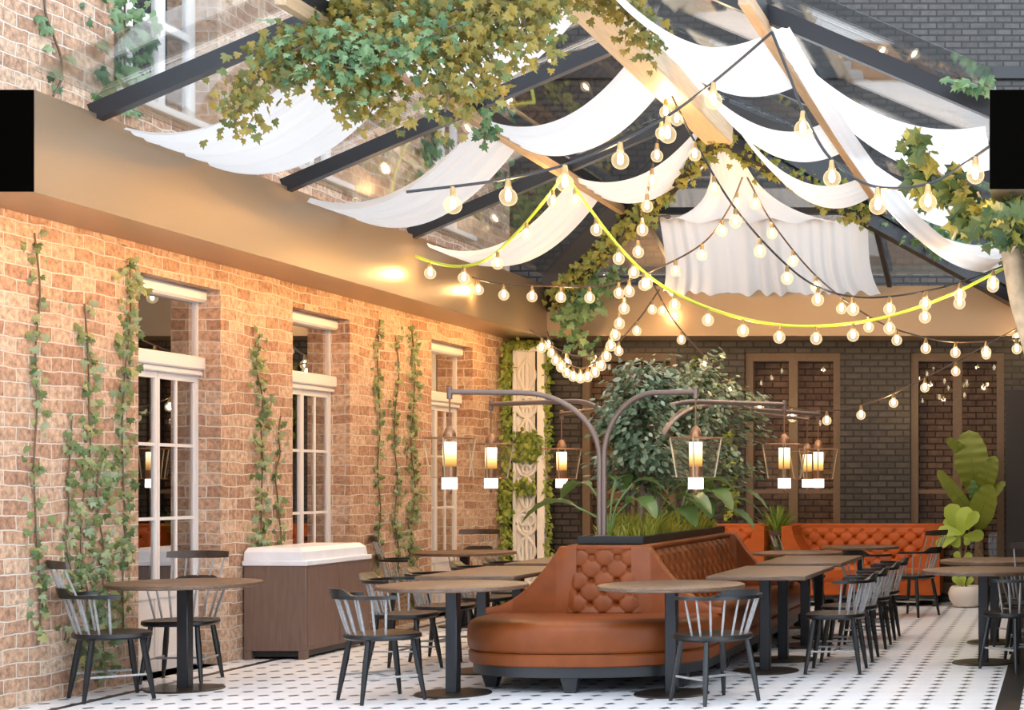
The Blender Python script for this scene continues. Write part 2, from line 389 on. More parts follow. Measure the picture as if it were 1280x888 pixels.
# rooms behind the left windows; behind the back ones, brick imitating a reflection
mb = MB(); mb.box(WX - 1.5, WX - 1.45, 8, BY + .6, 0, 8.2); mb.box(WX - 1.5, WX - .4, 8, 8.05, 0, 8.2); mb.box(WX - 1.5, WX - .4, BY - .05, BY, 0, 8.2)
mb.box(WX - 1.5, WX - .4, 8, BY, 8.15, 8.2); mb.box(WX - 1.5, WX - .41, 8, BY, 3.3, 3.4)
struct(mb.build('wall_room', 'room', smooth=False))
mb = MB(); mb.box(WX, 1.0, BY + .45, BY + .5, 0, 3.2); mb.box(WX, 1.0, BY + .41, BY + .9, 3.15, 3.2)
struct(mb.build('wall_reflection', 'reflected_brick', smooth=False))  # added brick sheet in place of the opposite wall's reflection in the back panes

wcount = 0
def window_left(a0, a1, z0, z1, door=True):
    global wcount; wcount += 1
    e = empty('window_%d' % wcount, (WX - .20, (a0 + a1) / 2, z0)); struct(e)
    w = (a1 - a0) / 2 - .002; h = z1 - z0 - .002; fr = MB(); mu = MB()
    zt = 2.27 if door else h * .62
    t = .025
    # outer frame
    fw = .018 if door else .05; fr.box(-t, t, -w, -w + fw, 0, h); fr.box(-t, t, w - fw, w, 0, h); fr.box(-t, t, -w + fw, w - fw, h - fw, h)
    fr.build('window_frame', 'white_frame', e)
    tr = MB()
    if door:
        tr.bbox(-t, .085, -w, w, zt + .045, zt + .15, .012); tr.bbox(-t, .06, -w, w, zt, zt + .045, .008)
        tr.build('transom_bar', 'white_frame', e)
        hd = MB(); hd.bbox(-t, .10, -w, w, h - .10, h, .02); hd.build('head_moulding', 'white_frame', e)
        for sgn in (-1, 1):
            lf = empty('leaf', (0, 0, 0)); lf.parent = e
            y0, y1 = (-w + .019, -.003) if sgn < 0 else (.003, w - .019)
            d = MB(); d.box(-.02, .02, y0, y0 + .026, .01, zt); d.box(-.02, .02, y1 - .026, y1, .01, zt)
            d.box(-.02, .02, y0 + .026, y1 - .026, zt - .05, zt); d.box(-.02, .02, y0 + .026, y1 - .026, .01, .12)
            d.box(-.02, .02, y0 + .026, y1 - .026, .56, .66); d.box(-.012, .006, y0 + .026, y1 - .026, .12, .56)
            ym = (y0 + y1) / 2
            d.box(-.012, .012, ym - .011, ym + .011, .66, zt - .05)
            for zz in (1.16, 1.72): d.box(-.0115, .0115, y0 + .026, y1 - .026, zz - .012, zz + .012)
            d.build('sash', 'white_frame', lf)
            g = MB(); g.box(-.003, .003, y0 + .026, y1 - .026, .66, zt - .05); g.build('pane', 'window_glass', lf, smooth=False)
        g = MB(); g.box(-.003, .003, -w + .05, w - .05, zt + .15, h - .10); g.build('pane', 'window_glass', e, smooth=False)
    else:
        for k in range(4):
            y = -w + .05 + (2 * w - .1) * k / 3
            mu.box(-.02, .03, y - .045, y + .045, .06, h - .05)
        for zz in (.03, h * .27, h * .52, h * .78): mu.box(-.019, .029, -w + .05, w - .05, zz - .03, zz + .03)
        mu.build('muntin', 'white_frame', e)
        g = MB(); g.box(-.004, .002, -w + .05, w - .05, .06, h - .05); g.build('pane', 'window_glass', e, smooth=False)
        si = MB(); si.box(-.05, .25, -w, w, -.001, .05); si.build('sill', 'white_frame', e)
    return e
for a, b in LW: window_left(a, b, 0, 2.95)
for a, b in UW: window_left(a, b, 4.15, 6.9, False)
for a, b in BW:
    wcount += 1
    e = empty('window_%d' % wcount, ((a + b) / 2, BY + .12, .1)); struct(e)
    w = (b - a) / 2 - .002; h = 2.898; fr = MB()
    fr.box(-w, -w + .09, -.05, .04, 0, h); fr.box(w - .09, w, -.05, .04, 0, h); fr.box(-w + .09, w - .09, -.05, .04, h - .1, h); fr.box(-w + .09, w - .09, -.05, .04, 0, .12)
    fr.build('window_frame', 'brown_frame', e)
    mu = MB(); mu.box(-.055, .055, -.045, .035, .12, h - .1); mu.build('mullion', 'brown_frame', e)
    mu = MB(); mu.box(-w + .09, -.055, -.02, .02, 1.20, 1.25); mu.box(.055, w - .09, -.02, .02, 1.20, 1.25); mu.build('glazing_bar', 'brown_frame', e)
    for x0, x1 in ((-w + .09, -.055), (.055, w - .09)):
        g = MB(); g.box(x0, x1, -.004, .004, .12, h - .1); g.build('pane', 'back_glass', e, smooth=False)

# gutter beams round the glass roof
mb = MB(); mb.box(WX, FX - .025, 9.5, BY, Z0 + .012, Z1); mb.box(FX - .025, FX, 9.5, BY, Z0 - .016, Z1); o = struct(mb.build('beam_left', 'bronze', smooth=False))
c = MB(); c.box(WX, FX - .001, 9.494, 9.502, Z0 - .014, Z1 - .001); c.build('cut_end', 'speckle', o, smooth=False)
ls = MB(); ls.tube([(FX - .036, 9.6 + .25 * k, Z0) for k in range(38)], .0075, 6); struct(ls.build('added_wash_strip', 'wash_strip', o))  # unseen strip added behind the lip to throw warm light on the brick
mb = MB(); mb.box(RX, RX + .65, 9.5, BY, Z0, Z1); o = struct(mb.build('beam_right', 'bronze', smooth=False))
c = MB(); c.box(RX + .001, RX + .65, 9.494, 9.502, Z0 + .001, Z1 - .001); c.build('cut_end', 'speckle', o, smooth=False)
mb = MB(); mb.box(FX, RX, 18.96, BY, Z0, Z1); struct(mb.build('beam_back', 'bronze', smooth=False))

# roof: ridge, purlins, rafters, hips, glass
RC, AY, ZR = -3.2, 15.2, 4.88
SL = (ZR - 3.69) / (RC - FX)
def zroof(x): return 3.69 + SL * min(x - FX, RX - x)
mb = MB(); mb.bbox(RC - .13, RC + .13, 9.5, AY + .1, 4.59, 4.86, .01); struct(mb.build('ridge_beam', 'ridge'))
for xs in (-4.55, -1.85):
    mb = MB(); dd = 17.0
    mb.bbox(xs - .035, xs + .035, 9.5, dd, 4.215, 4.30, .005); struct(mb.build('purlin', 'purlin'))
    mb = MB(); mb.box(xs - .03, xs + .03, 9.5, dd, 4.30, 4.40); struct(mb.build('purlin_rail', 'steel'))
for k in range(3):
    y = (10.15, 12.64, 15.08)[k]
    for s_ in (0, 1):
        mb = MB()
        x0 = FX - .02 if s_ == 0 else RX + .02; x1 = RC
        mb.beam((x0, y, 3.68), (x1, y, ZR), .075, .105)
        struct(mb.build('rafter', 'steel'))
for x in (FX, RX):
    mb = MB(); mb.beam((RC, AY, ZR - .14), (x + (0.03 if x == FX else -.03), 18.98, 3.58), .16, .28); mb.beam((RC, AY, ZR - .30), (x + (0.03 if x == FX else -.03), 18.98, 3.42), .10, .17); struct(mb.build('hip_rafter', 'steel'))
for x in (-4.4, -3.2, -2.0):
    t = 1 - abs(x - RC) / (RC - FX); mb = MB(); mb.beam((x, 18.97, 3.70), (x, 18.97 - 3.77 * t, 3.70 + 1.18 * t), .05, .08); struct(mb.build('hip_bar', 'steel'))
mb = MB(); mb.box(-4.42, -1.98, 17.04, 17.12, 4.24, 4.31); struct(mb.build('purlin', 'steel'))
def glass_quad(name, pts):
    mb = MB(); up = Vector((0, 0, .008)); p = [Vector(q) for q in pts]; n = len(p)
    mb.rings([p, [q + up for q in p]], True, True); o = struct(mb.build(name, 'roofglass', smooth=False)); return o
zo = .15
ys = [9.5, 10.15, 12.64, 15.08]
for a, b in zip(ys[:-1], ys[1:]):
    glass_quad('ceiling_pane', [(FX - .02, a + .01, 3.69 + zo), (RC - .005, a + .01, ZR + zo), (RC - .005, b - .01, ZR + zo), (FX - .02, b - .01, 3.69 + zo)])
    glass_quad('ceiling_pane', [(RX + .02, a + .01, 3.69 + zo), (RX + .02, b - .01, 3.69 + zo), (RC + .005, b - .01, ZR + zo), (RC + .005, a + .01, ZR + zo)])
glass_quad('ceiling_pane', [(FX - .02, 15.09, 3.69 + zo), (RC, 15.09, ZR + zo), (RC, AY, ZR + zo), (FX, 18.96, 3.69 + zo)])
glass_quad('ceiling_pane', [(RX + .02, 15.09, 3.69 + zo), (RX, 18.96, 3.69 + zo), (RC, AY, ZR + zo), (RC, 15.09, ZR + zo)])
glass_quad('ceiling_pane', [(FX, 18.97, 3.69 + zo), (RC, AY + .01, ZR + zo), (RX, 18.97, 3.69 + zo)])

# ------------------------------------------------------------------ canopy cloths
def swag(p00, p10, p01, p11, sag, label, folds=4, amp=.03, nu=26, nv=44, skew=0.0, group=None, pinch=0.0):
    "cloth: u runs from support 0 to support 1, v across"
    p00, p10, p01, p11 = map(Vector, (p00, p10, p01, p11)); rnd = random.Random(len(label) * 7 + int(p00.y * 100))
    ph = rnd.uniform(0, 6)
    def fn(u, v):
        vv = .5 + (v - .5) * (1 - pinch * (4 * u * (1 - u)))
        a = p00.lerp(p01, vv); b = p10.lerp(p11, vv); p = a.lerp(b, u)
        e = 4 * u * (1 - u)
        p.z -= sag * e * (1 + skew * (v - .5)) - amp * math.sin(v * folds * 2 * PI + ph + 1.5 * u) * (.35 + .65 * e) - amp * .5 * math.sin(v * folds * 3.7 * PI + ph)
        return p
    mb = MB(); mb.grid(nu, nv, fn); o = mb.build('canopy_cloth', 'cloth', ang=180)
    return tag(o, label, 'cloth', 'white cloths draped under the glass roof')
zf = lambda x: zroof(x) - .03
def lx(x): return x
def left_cloths(y0, y1, s1, s2, n):
    xe, xp, xr = FX + .06, -4.58, -4.52
    swag((xe, y0, 3.66), (xp, y0, 4.26), (xe, y1, 3.66), (xp, y1, 4.26), s1, n[0])
    swag((xr, y0, 4.26), (RC - .16, y0, 4.78), (xr, y1, 4.26), (RC - .16, y1, 4.78), s2, n[1])
left_cloths(10.30, 11.45, .26, .26, ('white cloth swagged from left beam to purlin behind first rafter under hanging ivy', 'white cloth swagged high beside ridge and partly hidden by the big ivy'))
left_cloths(12.80, 13.75, .27, .26, ('white cloth swagged from left beam to purlin behind second rafter', 'white cloth swagged between left purlin and ridge behind second rafter'))
left_cloths(15.22, 16.15, .30, .24, ('white cloth swagged from left beam to purlin crossed by the lime cord', 'white cloth swagged between left purlin and ridge end near hip ivy'))
def right_cloths(y0, y1, s1, s2, n):
    xe, xp, xr = RX - .06, -1.82, -1.88
    swag((xe, y0, 3.66), (xp, y0, 4.26), (xe, y1, 3.66), (xp, y1, 4.26), s1, n[0])
    swag((xr, y0, 4.26), (RC + .16, y0, 4.78), (xr, y1, 4.26), (RC + .16, y1, 4.78), s2, n[1])
right_cloths(10.30, 11.6, .24, .26, ('white cloth swagged from right purlin to the black beam end', 'white cloth swagged between ridge and right purlin at top of the view'))
right_cloths(12.80, 13.95, .26, .26, ('white cloth swagged from right purlin to right beam behind second rafter', 'white cloth swagged between ridge and right purlin behind second rafter'))
right_cloths(15.22, 16.1, .26, .30, ('white cloth swagged from right purlin down towards the tree', 'white cloth swagged from ridge end to right purlin above right hip ivy'))
o = swag((-1.77, 9.95, 4.20), (-.66, 16.9, 3.62), (-1.66, 9.95, 4.21), (-.47, 16.4, 3.70), .46, 'long narrow white cloth strip hanging low along right roof slope to tree', folds=1, amp=.012)
# curtain under the hip, with its gathered upper swag
mb = MB()
def hipc(u, v):
    x0, x1 = (-4.20, -2.02) ; x2, x3 = (-4.62, -2.09)
    top = Vector((x0 + (x1 - x0) * u, 17.05, 4.20)); bot = Vector((x2 + (x3 - x2) * u, 18.90, 3.645))
    p = top.lerp(bot, v); p.z -= .10 * 4 * v * (1 - v) - .032 * math.sin(u * 95 + 3 * math.sin(u * 9)) * (.5 + .5 * v) * (.6 + .4 * math.sin(u * 17))
    p.x += .05 * math.sin(v * 3.1) * math.cos(u * 3); p.z -= .035 * v * abs(math.sin(u * 21)); return p
mb.grid(220, 16, hipc)
tag(mb.build('canopy_cloth', 'cloth', ang=180), 'white pleated cloth hung like a curtain under the far hip of the roof', 'cloth', 'white cloths draped under the glass roof')
mb = MB()
def hipt(u, v):
    top = Vector((-3.2 + (u - .5) * .30, 15.45, 4.62)); bot = Vector((-3.2 + (u - .5) * 1.9, 17.0, 4.16))
    p = top.lerp(bot, v); e = 4 * v * (1 - v)
    p.x -= (u - .5) * .7 * e * .55; p.z -= .12 * e - .02 * math.sin(u * 24) * (.4 + v); return p
mb.grid(70, 16, hipt)
tag(mb.build('canopy_cloth', 'cloth', ang=180), 'white cloth gathered at roof apex fanning down above the pleated curtain', 'cloth', 'white cloths draped under the glass roof')

# ------------------------------------------------------------------ leaves and ivy
IVY = [(0, -.02), (.34, -.12), (.56, .14), (.34, .30), (.42, .62), (.17, .55), (0, 1.0), (-.17, .55), (-.42, .62), (-.34, .30), (-.56, .14), (-.34, -.12)]
OVAL = [(0, 0), (.20, .15), (.30, .42), (.22, .74), (0, 1.0), (-.22, .74), (-.30, .42), (-.20, .15)]
MAPLE = [(0, -.05), (.22, -.08), (.52, -.02), (.40, .16), (.62, .46), (.30, .44), (.18, .62), (0, 1.0), (-.18, .62), (-.30, .44), (-.62, .46), (-.40, .16), (-.52, -.02), (-.22, -.08)]
def add_leaf(mb, p, out, tip, size, shape, rnd, fold=.15):
    "leaf blade at p, facing `out`, pointing along `tip`"
    n = Vector(out).normalized(); t = Vector(tip); t = (t - n * t.dot(n))
    if t.length < 1e-4: t = n.orthogonal()
    t.normalize(); s = t.cross(n)
    vs = [p + n * fold * size * .4 + t * size * .35]
    for x, y in shape: vs.append(p + s * x * size + t * y * size - n * size * fold * (abs(x) * .6 + max(0, y - .4) * .7))
    k = len(shape)
    mb.add(vs, [(0, 1 + i, 1 + (i + 1) % k) for i in range(k)])

def rvec(rnd, s=1.0): return Vector((rnd.uniform(-s, s), rnd.uniform(-s, s), rnd.uniform(-s, s)))

def vine(name, label, cat, paths, mat, dens, spread, size, out=(0, -1, 0), tip=(0, 0, -1), shape=IVY, group=None, seed=1, stem_r=.008, jit=.7, stem='stem', tipj=.7):
    "climbing plant: stem tubes along paths, leaves scattered round them; spread may be one number or (sx,sy,sz)"
    rnd = random.Random(seed); e = empty(name, paths[0][0], 0, label, cat, group)
    base = Vector(paths[0][0]); sm = MB(); lf = MB()
    sp = Vector(spread) if not isinstance(spread, (int, float)) else Vector((spread,) * 3)
    for path in paths:
        pts = spline([Vector(p) for p in path], 6); sm.tube([p - base for p in pts], stem_r, 5)
        L_ = sum((pts[i + 1] - pts[i]).length for i in range(len(pts) - 1)); n = int(L_ * dens)
        for _ in range(n):
            i = rnd.randrange(len(pts) - 1); p = pts[i].lerp(pts[i + 1], rnd.random()) - base
            q = p + Vector((rnd.gauss(0, .5) * sp.x, rnd.gauss(0, .5) * sp.y, rnd.gauss(0, .5) * sp.z))
            add_leaf(lf, q, Vector(out) + rvec(rnd, jit), Vector(tip) + rvec(rnd, tipj), size * rnd.uniform(.6, 1.25), shape, rnd)
    sm.build('vine_stem', stem, e); lf.build('leaves', mat, e, smooth=False)
    return e

# ivy climbing the left brick wall: (pixel x, y top, y bottom, density, spread)
def wx(px): return F * 6.6 / (CX - px)
wall_ivy = [
    (48, 292, 800, 16, .05, 'thin ivy runner climbing brick wall at the far end left of first table'),
    (88, 520, 800, 14, .05, 'short pale ivy runner between two taller runners beside first table'),
    (110, 380, 830, 22, .07, 'sparse ivy runner just left of the densest ivy on brick'),
    (130, 560, 850, 60, .13, 'densest bushy ivy on brick behind the chair of first table'),
    (160, 322, 800, 34, .07, 'tall ivy runner hugging brick beside the first tall window'),
    (326, 420, 690, 40, .08, 'ivy above the marble topped cabinet growing thick at its foot'),
    (350, 520, 690, 12, .05, 'thin ivy runner right of cabinet ivy and left of second window'),
    (476, 400, 730, 20, .06, 'slim ivy runner just past the second window opening'),
    (497, 420, 740, 22, .06, 'middle ivy runner of the three before third window'),
    (518, 410, 760, 46, .09, 'thick ivy runner nearest the third window opening')]
for i, (px, y0, y1, dn, spd, lb) in enumerate(wall_ivy):
    d = wx(px); rnd = random.Random(i); path = []
    for k in range(8):
        y = y1 + (y0 - y1) * k / 7; p = at(px, y, d); p.x = WX + .02; p.y += rnd.uniform(-.06, .06); p.z = max(p.z, .03)
        path.append(p)
    vine('climbing_ivy', lb, 'ivy', [path], 'ivy_wall', dn * 2.6, (.03, spd * 2.0, .1), .058, out=(1, -.5, .1), seed=20 + i, stem_r=.006, group='ivy climbing the left brick wall')
path = []
for k in range(6):
    p = at(160, 132 - 30 * k, 11.5); p.x = WX + .03; path.append(p)
vine('climbing_ivy', 'bright green ivy on upper brick wall beside the upstairs window', 'ivy', [path], 'ivy_green', 110, (.05, .36, .1), .10, out=(1, -.6, .2), seed=41, group='ivy on the upper walls')
path = []
for k in range(6):
    p = at(60, 120 - 24 * k, 10.7); p.x = WX + .02; p.y += .1 * math.sin(k); path.append(p)
vine('climbing_ivy', 'sparse pale ivy on upper brick at top left corner', 'ivy', [path], 'ivy_green', 14, (.03, .15, .1), .10, out=(1, -.6, .2), seed=42, group='ivy on the upper walls')
for i, (px, ya, yb, lb) in enumerate(((620, 110, 230, 'hanging ivy on upper brick wall near the back corner seen through roof glass'), (540, 130, 250, 'ivy on upper brick wall between two upstairs windows seen through roof glass'))):
    d = wx(px); path = []
    for k in range(5):
        p = at(px, ya + (yb - ya) * k / 4, d); p.x = WX + .03; path.append(p)
    vine('climbing_ivy', lb, 'ivy', [path], 'ivy_green', 60, (.05, .5, .1), .11, out=(1, -.6, .2), seed=43 + i, group='ivy on the upper walls')

# big ivy at the top of the view, trailing along the front rafter and ridge
D0 = 9.9
def pp(lst, d=D0): return [at(x, y, d) for x, y in lst]
big = [pp([(325, 92), (370, 58), (430, 50), (500, 56), (570, 40), (640, 22), (700, 4)]),
       pp([(400, 20), (460, 2), (540, -10), (640, -14), (720, -20)], 10.1), pp([(440, 45), (520, 22), (600, 6), (680, -8)], 10.0),
       pp([(325, 92), (312, 110), (300, 135), (292, 158)]), pp([(360, 62), (372, 80), (366, 108)]),
       pp([(425, 60), (428, 90), (446, 122), (470, 150)]), pp([(470, 70), (478, 105), (500, 140)]), pp([(520, 60), (545, 90), (560, 118), (556, 140)]),
       pp([(400, 60), (412, 95), (424, 110)]), pp([(600, 40), (612, 70), (632, 100)]), pp([(655, 20), (660, 50), (672, 66)]), pp([(560, 60), (580, 90), (600, 110)])]
vine('trailing_ivy', 'big mass of olive and green ivy trailing across the top of the glass roof', 'ivy', big, 'ivy_warm', 360, (.16, .16, .15), .056, out=(0, -1, -.2), seed=51, stem_r=.008)
gr = [pp([(335, 80), (390, 55), (450, 60), (520, 50), (570, 30)], 9.8), pp([(400, 60), (440, 85), (500, 62)], 9.78)]
vine('trailing_ivy', 'greener ivy sprigs lying over the olive ivy mass', 'ivy', gr, 'ivy_green', 190, (.22, .1, .18), .058, out=(.1, -1, .5), seed=52)
rg = [pp([(742, -10), (780, 10), (800, 35), (815, 55)], 10.6), pp([(720, -14), (770, -6), (806, 20)], 10.6)]
vine('trailing_ivy', 'ivy sprig wrapped on the pale ridge beam at top centre', 'ivy', rg, 'ivy_warm', 250, (.14, .14, .14), .056, out=(0, -1, 0), seed=53)
vine('trailing_ivy', 'small ivy tuft at the crossing of left purlin and second rafter', 'ivy', [pp([(610, 130), (607, 160), (606, 180)], 12.5)], 'ivy_green', 90, (.1, .1, .1), .08, seed=54)
# garlands along both hip rafters
def onhip(x, t, dz): return Vector((RC + (x - RC) * t, AY + (18.96 - AY) * t, (ZR - .16) + (3.58 - ZR + .14) * t + dz))
gl = [[onhip(FX, t, -.06) for t in (0, .2, .4, .6, .8, .95)]]
vine('ivy_garland', 'yellow-green ivy garland along the hip rafter down to the back corner by carved screen', 'ivy', gl, 'ivy_bright', 210, (.10, .10, .11), .07, seed=55, group='ivy garlands on the hip rafters')
gl = [[at(742, 335, 18.3), at(728, 365, 18.4), at(716, 400, 18.5)], [at(705, 385, 18.6), at(715, 410, 18.6), at(730, 438, 18.6)], [at(770, 340, 17.8), at(748, 362, 18.0), at(735, 385, 18.2)]]
vine('ivy_garland', 'green ivy tail hanging at the back corner below the olive garland', 'ivy', gl, 'ivy_green', 150, (.17, .10, .14), .085, seed=56, group='ivy garlands on the hip rafters')
gl = [[onhip(RX, t, -.05) for t in (0, .15, .3, .42)]]
vine('ivy_garland', 'yellow-green ivy garland from roof apex along hip rafter towards the tree', 'ivy', gl, 'ivy_bright', 230, (.11, .10, .12), .07, seed=57, group='ivy garlands on the hip rafters')
gl = [[onhip(RX, t, .14) for t in (.08, .25, .45)], [onhip(RX, t, .0) for t in (.45, .6, .7)]]
vine('ivy_garland', 'green ivy on top of the garland on the tree side of roof apex', 'ivy', gl, 'ivy_green', 70, (.14, .1, .1), .085, out=(0, -1, .5), seed=58, group='ivy garlands on the hip rafters')
vine('trailing_ivy', 'green ivy lying on the long cloth strip beside the tree', 'ivy', [[at(1155, 290, 15.6), at(1180, 302, 15.7), at(1210, 312, 15.8), at(1232, 318, 15.9)]], 'ivy_green', 170, (.2, .1, .12), .10, out=(0, -1, .5), seed=59)
vine('trailing_ivy', 'small ivy sprig on top of the black beam end', 'ivy', [[at(1190, 99, 10), at(1215, 104, 10), at(1236, 108, 10)]], 'ivy_green', 120, (.07, .06, .05), .07, out=(0, -1, .5), seed=60)

# vine on the black wall behind the shrub
for px, y0, y1, lb in ((915, 545, 650, 'lime leaved vine on black brick wall right of the planter shrub'), (868, 450, 560, 'thin vine on black brick wall behind the planter shrub')):
    path = [at(px, y1 + (y0 - y1) * k / 5, BY - .05) for k in range(6)]
    vine('climbing_vine', lb, 'vine', [path], 'moss', 90, (.10, .03, .1), .075, out=(0, -1, 0), seed=61 + px, group='vines on the black wall')

# tree by the right beam
e = empty('maple_tree', (-.03, 10.45, 0), 0, 'slim tree with pale trunk and maple leaves leaning in under the right beam', 'tree')
b0 = Vector((-.03, 10.45, 0)); tr = MB()
tp = spline([(-.03, 10.45, 0), (-.05, 10.45, 1.2), (-.13, 10.45, 2.1), (-.26, 10.42, 2.60), (-.34, 10.38, 2.95), (-.50, 10.3, 3.12)], 6)
tr.tube([p - b0 for p in tp], [.10 - .045 * i / len(tp) for i in range(len(tp))], 10); tr.build('trunk', 'palebark', e)
brs = [[at(1258, 315, 10.35), at(1228, 268, 10.3), at(1185, 228, 10.3), at(1150, 190, 10.3)], [at(1260, 310, 10.35), at(1240, 280, 10.2), at(1222, 240, 10.2)],
       [at(1264, 318, 10.35), at(1272, 290, 10.0), at(1284, 262, 9.7)], [at(1228, 268, 10.3), at(1200, 285, 10.2), at(1190, 300, 10.2)], [at(1262, 320, 10.35), at(1275, 300, 10.1), at(1300, 290, 10)]]
bm_ = MB(); lf = MB(); rnd = random.Random(5)
for br in brs:
    pts = spline(br, 5); bm_.tube([p - b0 for p in pts], .008, 5)
for cx, cy, d, sx, sy, n in ((1150, 205, 10.3, 16, 34, 55), (1225, 272, 10.25, 26, 24, 90), (1262, 282, 9.85, 22, 22, 110), (1190, 232, 10.3, 24, 18, 34), (1165, 250, 10.3, 18, 10, 12), (1262, 262, 9.65, 16, 10, 40)):
    for _ in range(n):
        p = at(rnd.gauss(cx, sx * .55), rnd.gauss(cy, sy * .55), d + rnd.uniform(-.15, .15)) - b0
        add_leaf(lf, p, Vector((0, -.7, -.3)) + rvec(rnd, .8), Vector((-.4, 0, -.4)) + rvec(rnd, .6), rnd.uniform(.07, .125), MAPLE, rnd)
bm_.build('branch', 'palebark', e)
M['maple'] = leaf_mat('maple_leaf', [(0, (.03, .07, .02)), (.5, (.09, .13, .035)), (.8, (.30, .26, .04)), (1, (.42, .36, .08))], .4)
lf.build('leaves', 'maple', e, smooth=False)

# ------------------------------------------------------------------ string lights
bg = MB(); prof = []
for k in range(13):
    a = PI * k / 12 * .86; prof.append((.0525 * math.sin(a), -.062 - .0525 * math.cos(a)))
prof.append((.022, 0.0)); bg.lathe([(max(r, .0005), z - .03) for r, z in prof], 12)
fl = MB(); fl.lathe([(.0005, -.118), (.014, -.11), (.019, -.09), (.017, -.065), (.006, -.04)], 8)
sk = MB(); sk.lathe([(.004, .02), (.014, .016), (.017, -.005), (.019, -.03), (.016, -.042)], 8)
def mesh_of(mb, name, mat):
    o = mb.build(name, mat); me = o.data; bpy.data.objects.remove(o); return me
ME_GLASS, ME_FIL, ME_SOCK = mesh_of(bg, 'bulb', 'bulbglass'), mesh_of(fl, 'filament', 'bulbglow'), mesh_of(sk, 'socket', 'brass')
def child(name, me, parent, loc=(0, 0, 0), sc_=1.0):
    o = bpy.data.objects.new(name, me); COL.objects.link(o); o.parent = parent; o.location = loc; o.scale = (sc_,) * 3; return o
LIGHTPOS = []
def string_light(label, pts, nb, mat, r=.009, start=.5, lamps=1):
    p = spline(pts, 12); b0 = p[0].copy(); e = empty('string_light', b0, 0, label, 'string light', 'string lights under the glass roof')
    mb = MB(); mb.tube([q - b0 for q in p], r, 6); mb.build('cable', mat, e)
    acc = [0]
    for i in range(len(p) - 1): acc.append(acc[-1] + (p[i + 1] - p[i]).length)
    if isinstance(nb, int): ts = [acc[-1] * (k + start) / nb for k in range(nb)]
    else:
        ts = []
        for px in nb:   # positions given along the cable as image columns of the cable points
            j = min(range(len(p)), key=lambda i: abs(CX + F * p[i].x / p[i].y - px)); ts.append(acc[j])
    for k, t in enumerate(ts):
        i = max(j for j in range(len(acc)) if acc[j] <= t + 1e-6); i = min(i, len(p) - 2)
        q = p[i].lerp(p[i + 1], min(1, (t - acc[i]) / max(1e-6, acc[i + 1] - acc[i])))
        b = child('bulb', ME_GLASS, e, q - b0 + Vector((0, 0, -.018)))
        child('socket', ME_SOCK, b); child('filament', ME_FIL, b)
        if k % lamps == 0: LIGHTPOS.append(q + Vector((0, 0, -.11)))
    return e
def dp(lst):
    "list of (px,py,depth or None) with depths interpolated between the given ones"
    ks = [i for i, q in enumerate(lst) if q[2] is not None]; out = []
    for i, (x, y, d) in enumerate(lst):
        if d is None:
            a = max(k for k in ks if k < i); b = min(k for k in ks if k > i); d = lst[a][2] + (lst[b][2] - lst[a][2]) * (i - a) / (b - a)
        out.append(at(x, y, d))
    return out
string_light('black cord of large bulbs from right purlin sweeping low to the left', dp([(965, 40, 9.75), (925, 75, None), (880, 112, None), (830, 148, None), (770, 180, None), (700, 208, None), (620, 226, None), (508, 240, 9.6)]), [891, 834, 773, 706, 636, 562], 'cord_black', lamps=2)
string_light('black cord of large bulbs from right purlin to the black beam end', dp([(965, 40, 9.75), (985, 90, None), (1008, 148, None), (1040, 200, None), (1092, 233, None), (1160, 230, None), (1205, 205, None), (1237, 183, 9.55)]), [1003, 1039, 1095, 1162, 1218], 'cord_black', lamps=2)
string_light('brown cord of bulbs dropping from ridge to a tight loop in the back corner', dp([(835, 110, 13.3), (822, 175, None), (805, 262, None), (791, 332, None), (776, 385, None), (764, 418, None), (750, 446, None), (730, 460, None), (710, 455, None), (694, 438, None), (684, 415, 18.9)]), 24, 'cord_brown', lamps=4)
string_light('black cord of bulbs from ridge across the pleated cloth to right beam', dp([(835, 110, 13.3), (870, 180, None), (920, 262, None), (985, 333, None), (1035, 364, None), (1095, 372, None), (1180, 359, None), (1262, 330, 14.2)]), 12, 'cord_black', lamps=3)
string_light('short lime cord of bulbs from left beam up to left purlin', dp([(519, 320, 15.1), (545, 329, None), (578, 333, None), (612, 322, None), (650, 287, None), (685, 245, None), (706, 217, 14.4)]), 5, 'cord_green', r=.014, lamps=2)
string_light('long lime cord of bulbs from left purlin sagging across to right beam', dp([(706, 217, 14.4), (735, 258, None), (775, 310, None), (820, 352, None), (880, 383, None), (950, 403, None), (1020, 408, None), (1100, 398, None), (1180, 372, None), (1262, 332, 14.2)]), 14, 'cord_green', r=.014, lamps=3)
string_light('brown cord of bulbs from left beam rising to the roof apex', dp([(583, 345, 16.6), (625, 355, None), (690, 358, None), (755, 357, None), (821, 336, None), (880, 303, None), (912, 259, None), (928, 222, 15.4)]), 11, 'cord_brown', lamps=3)
string_light('thin brown cord of bulbs from roof apex to the far right over back beam', dp([(934, 222, 15.4), (965, 278, None), (1020, 345, None), (1085, 395, None), (1140, 418, None), (1200, 428, None), (1290, 422, 17.0)]), 11, 'cord_brown', lamps=4)
string_light('lowest brown cord of bulbs sagging in front of the black brick windows', dp([(818, 358, 18.7), (843, 402, None), (890, 455, None), (940, 492, None), (985, 509, None), (1035, 514, None), (1090, 503, None), (1150, 476, None), (1205, 447, None), (1290, 400, 18.6)]), 13, 'cord_brown', lamps=4)
string_light('short brown cord of six bulbs hung in the back corner near carved screen', dp([(662, 412, 17.9), (700, 438, None), (735, 446, None), (770, 430, None), (803, 393, None), (824, 362, 18.6)]), 6, 'cord_brown', lamps=3)

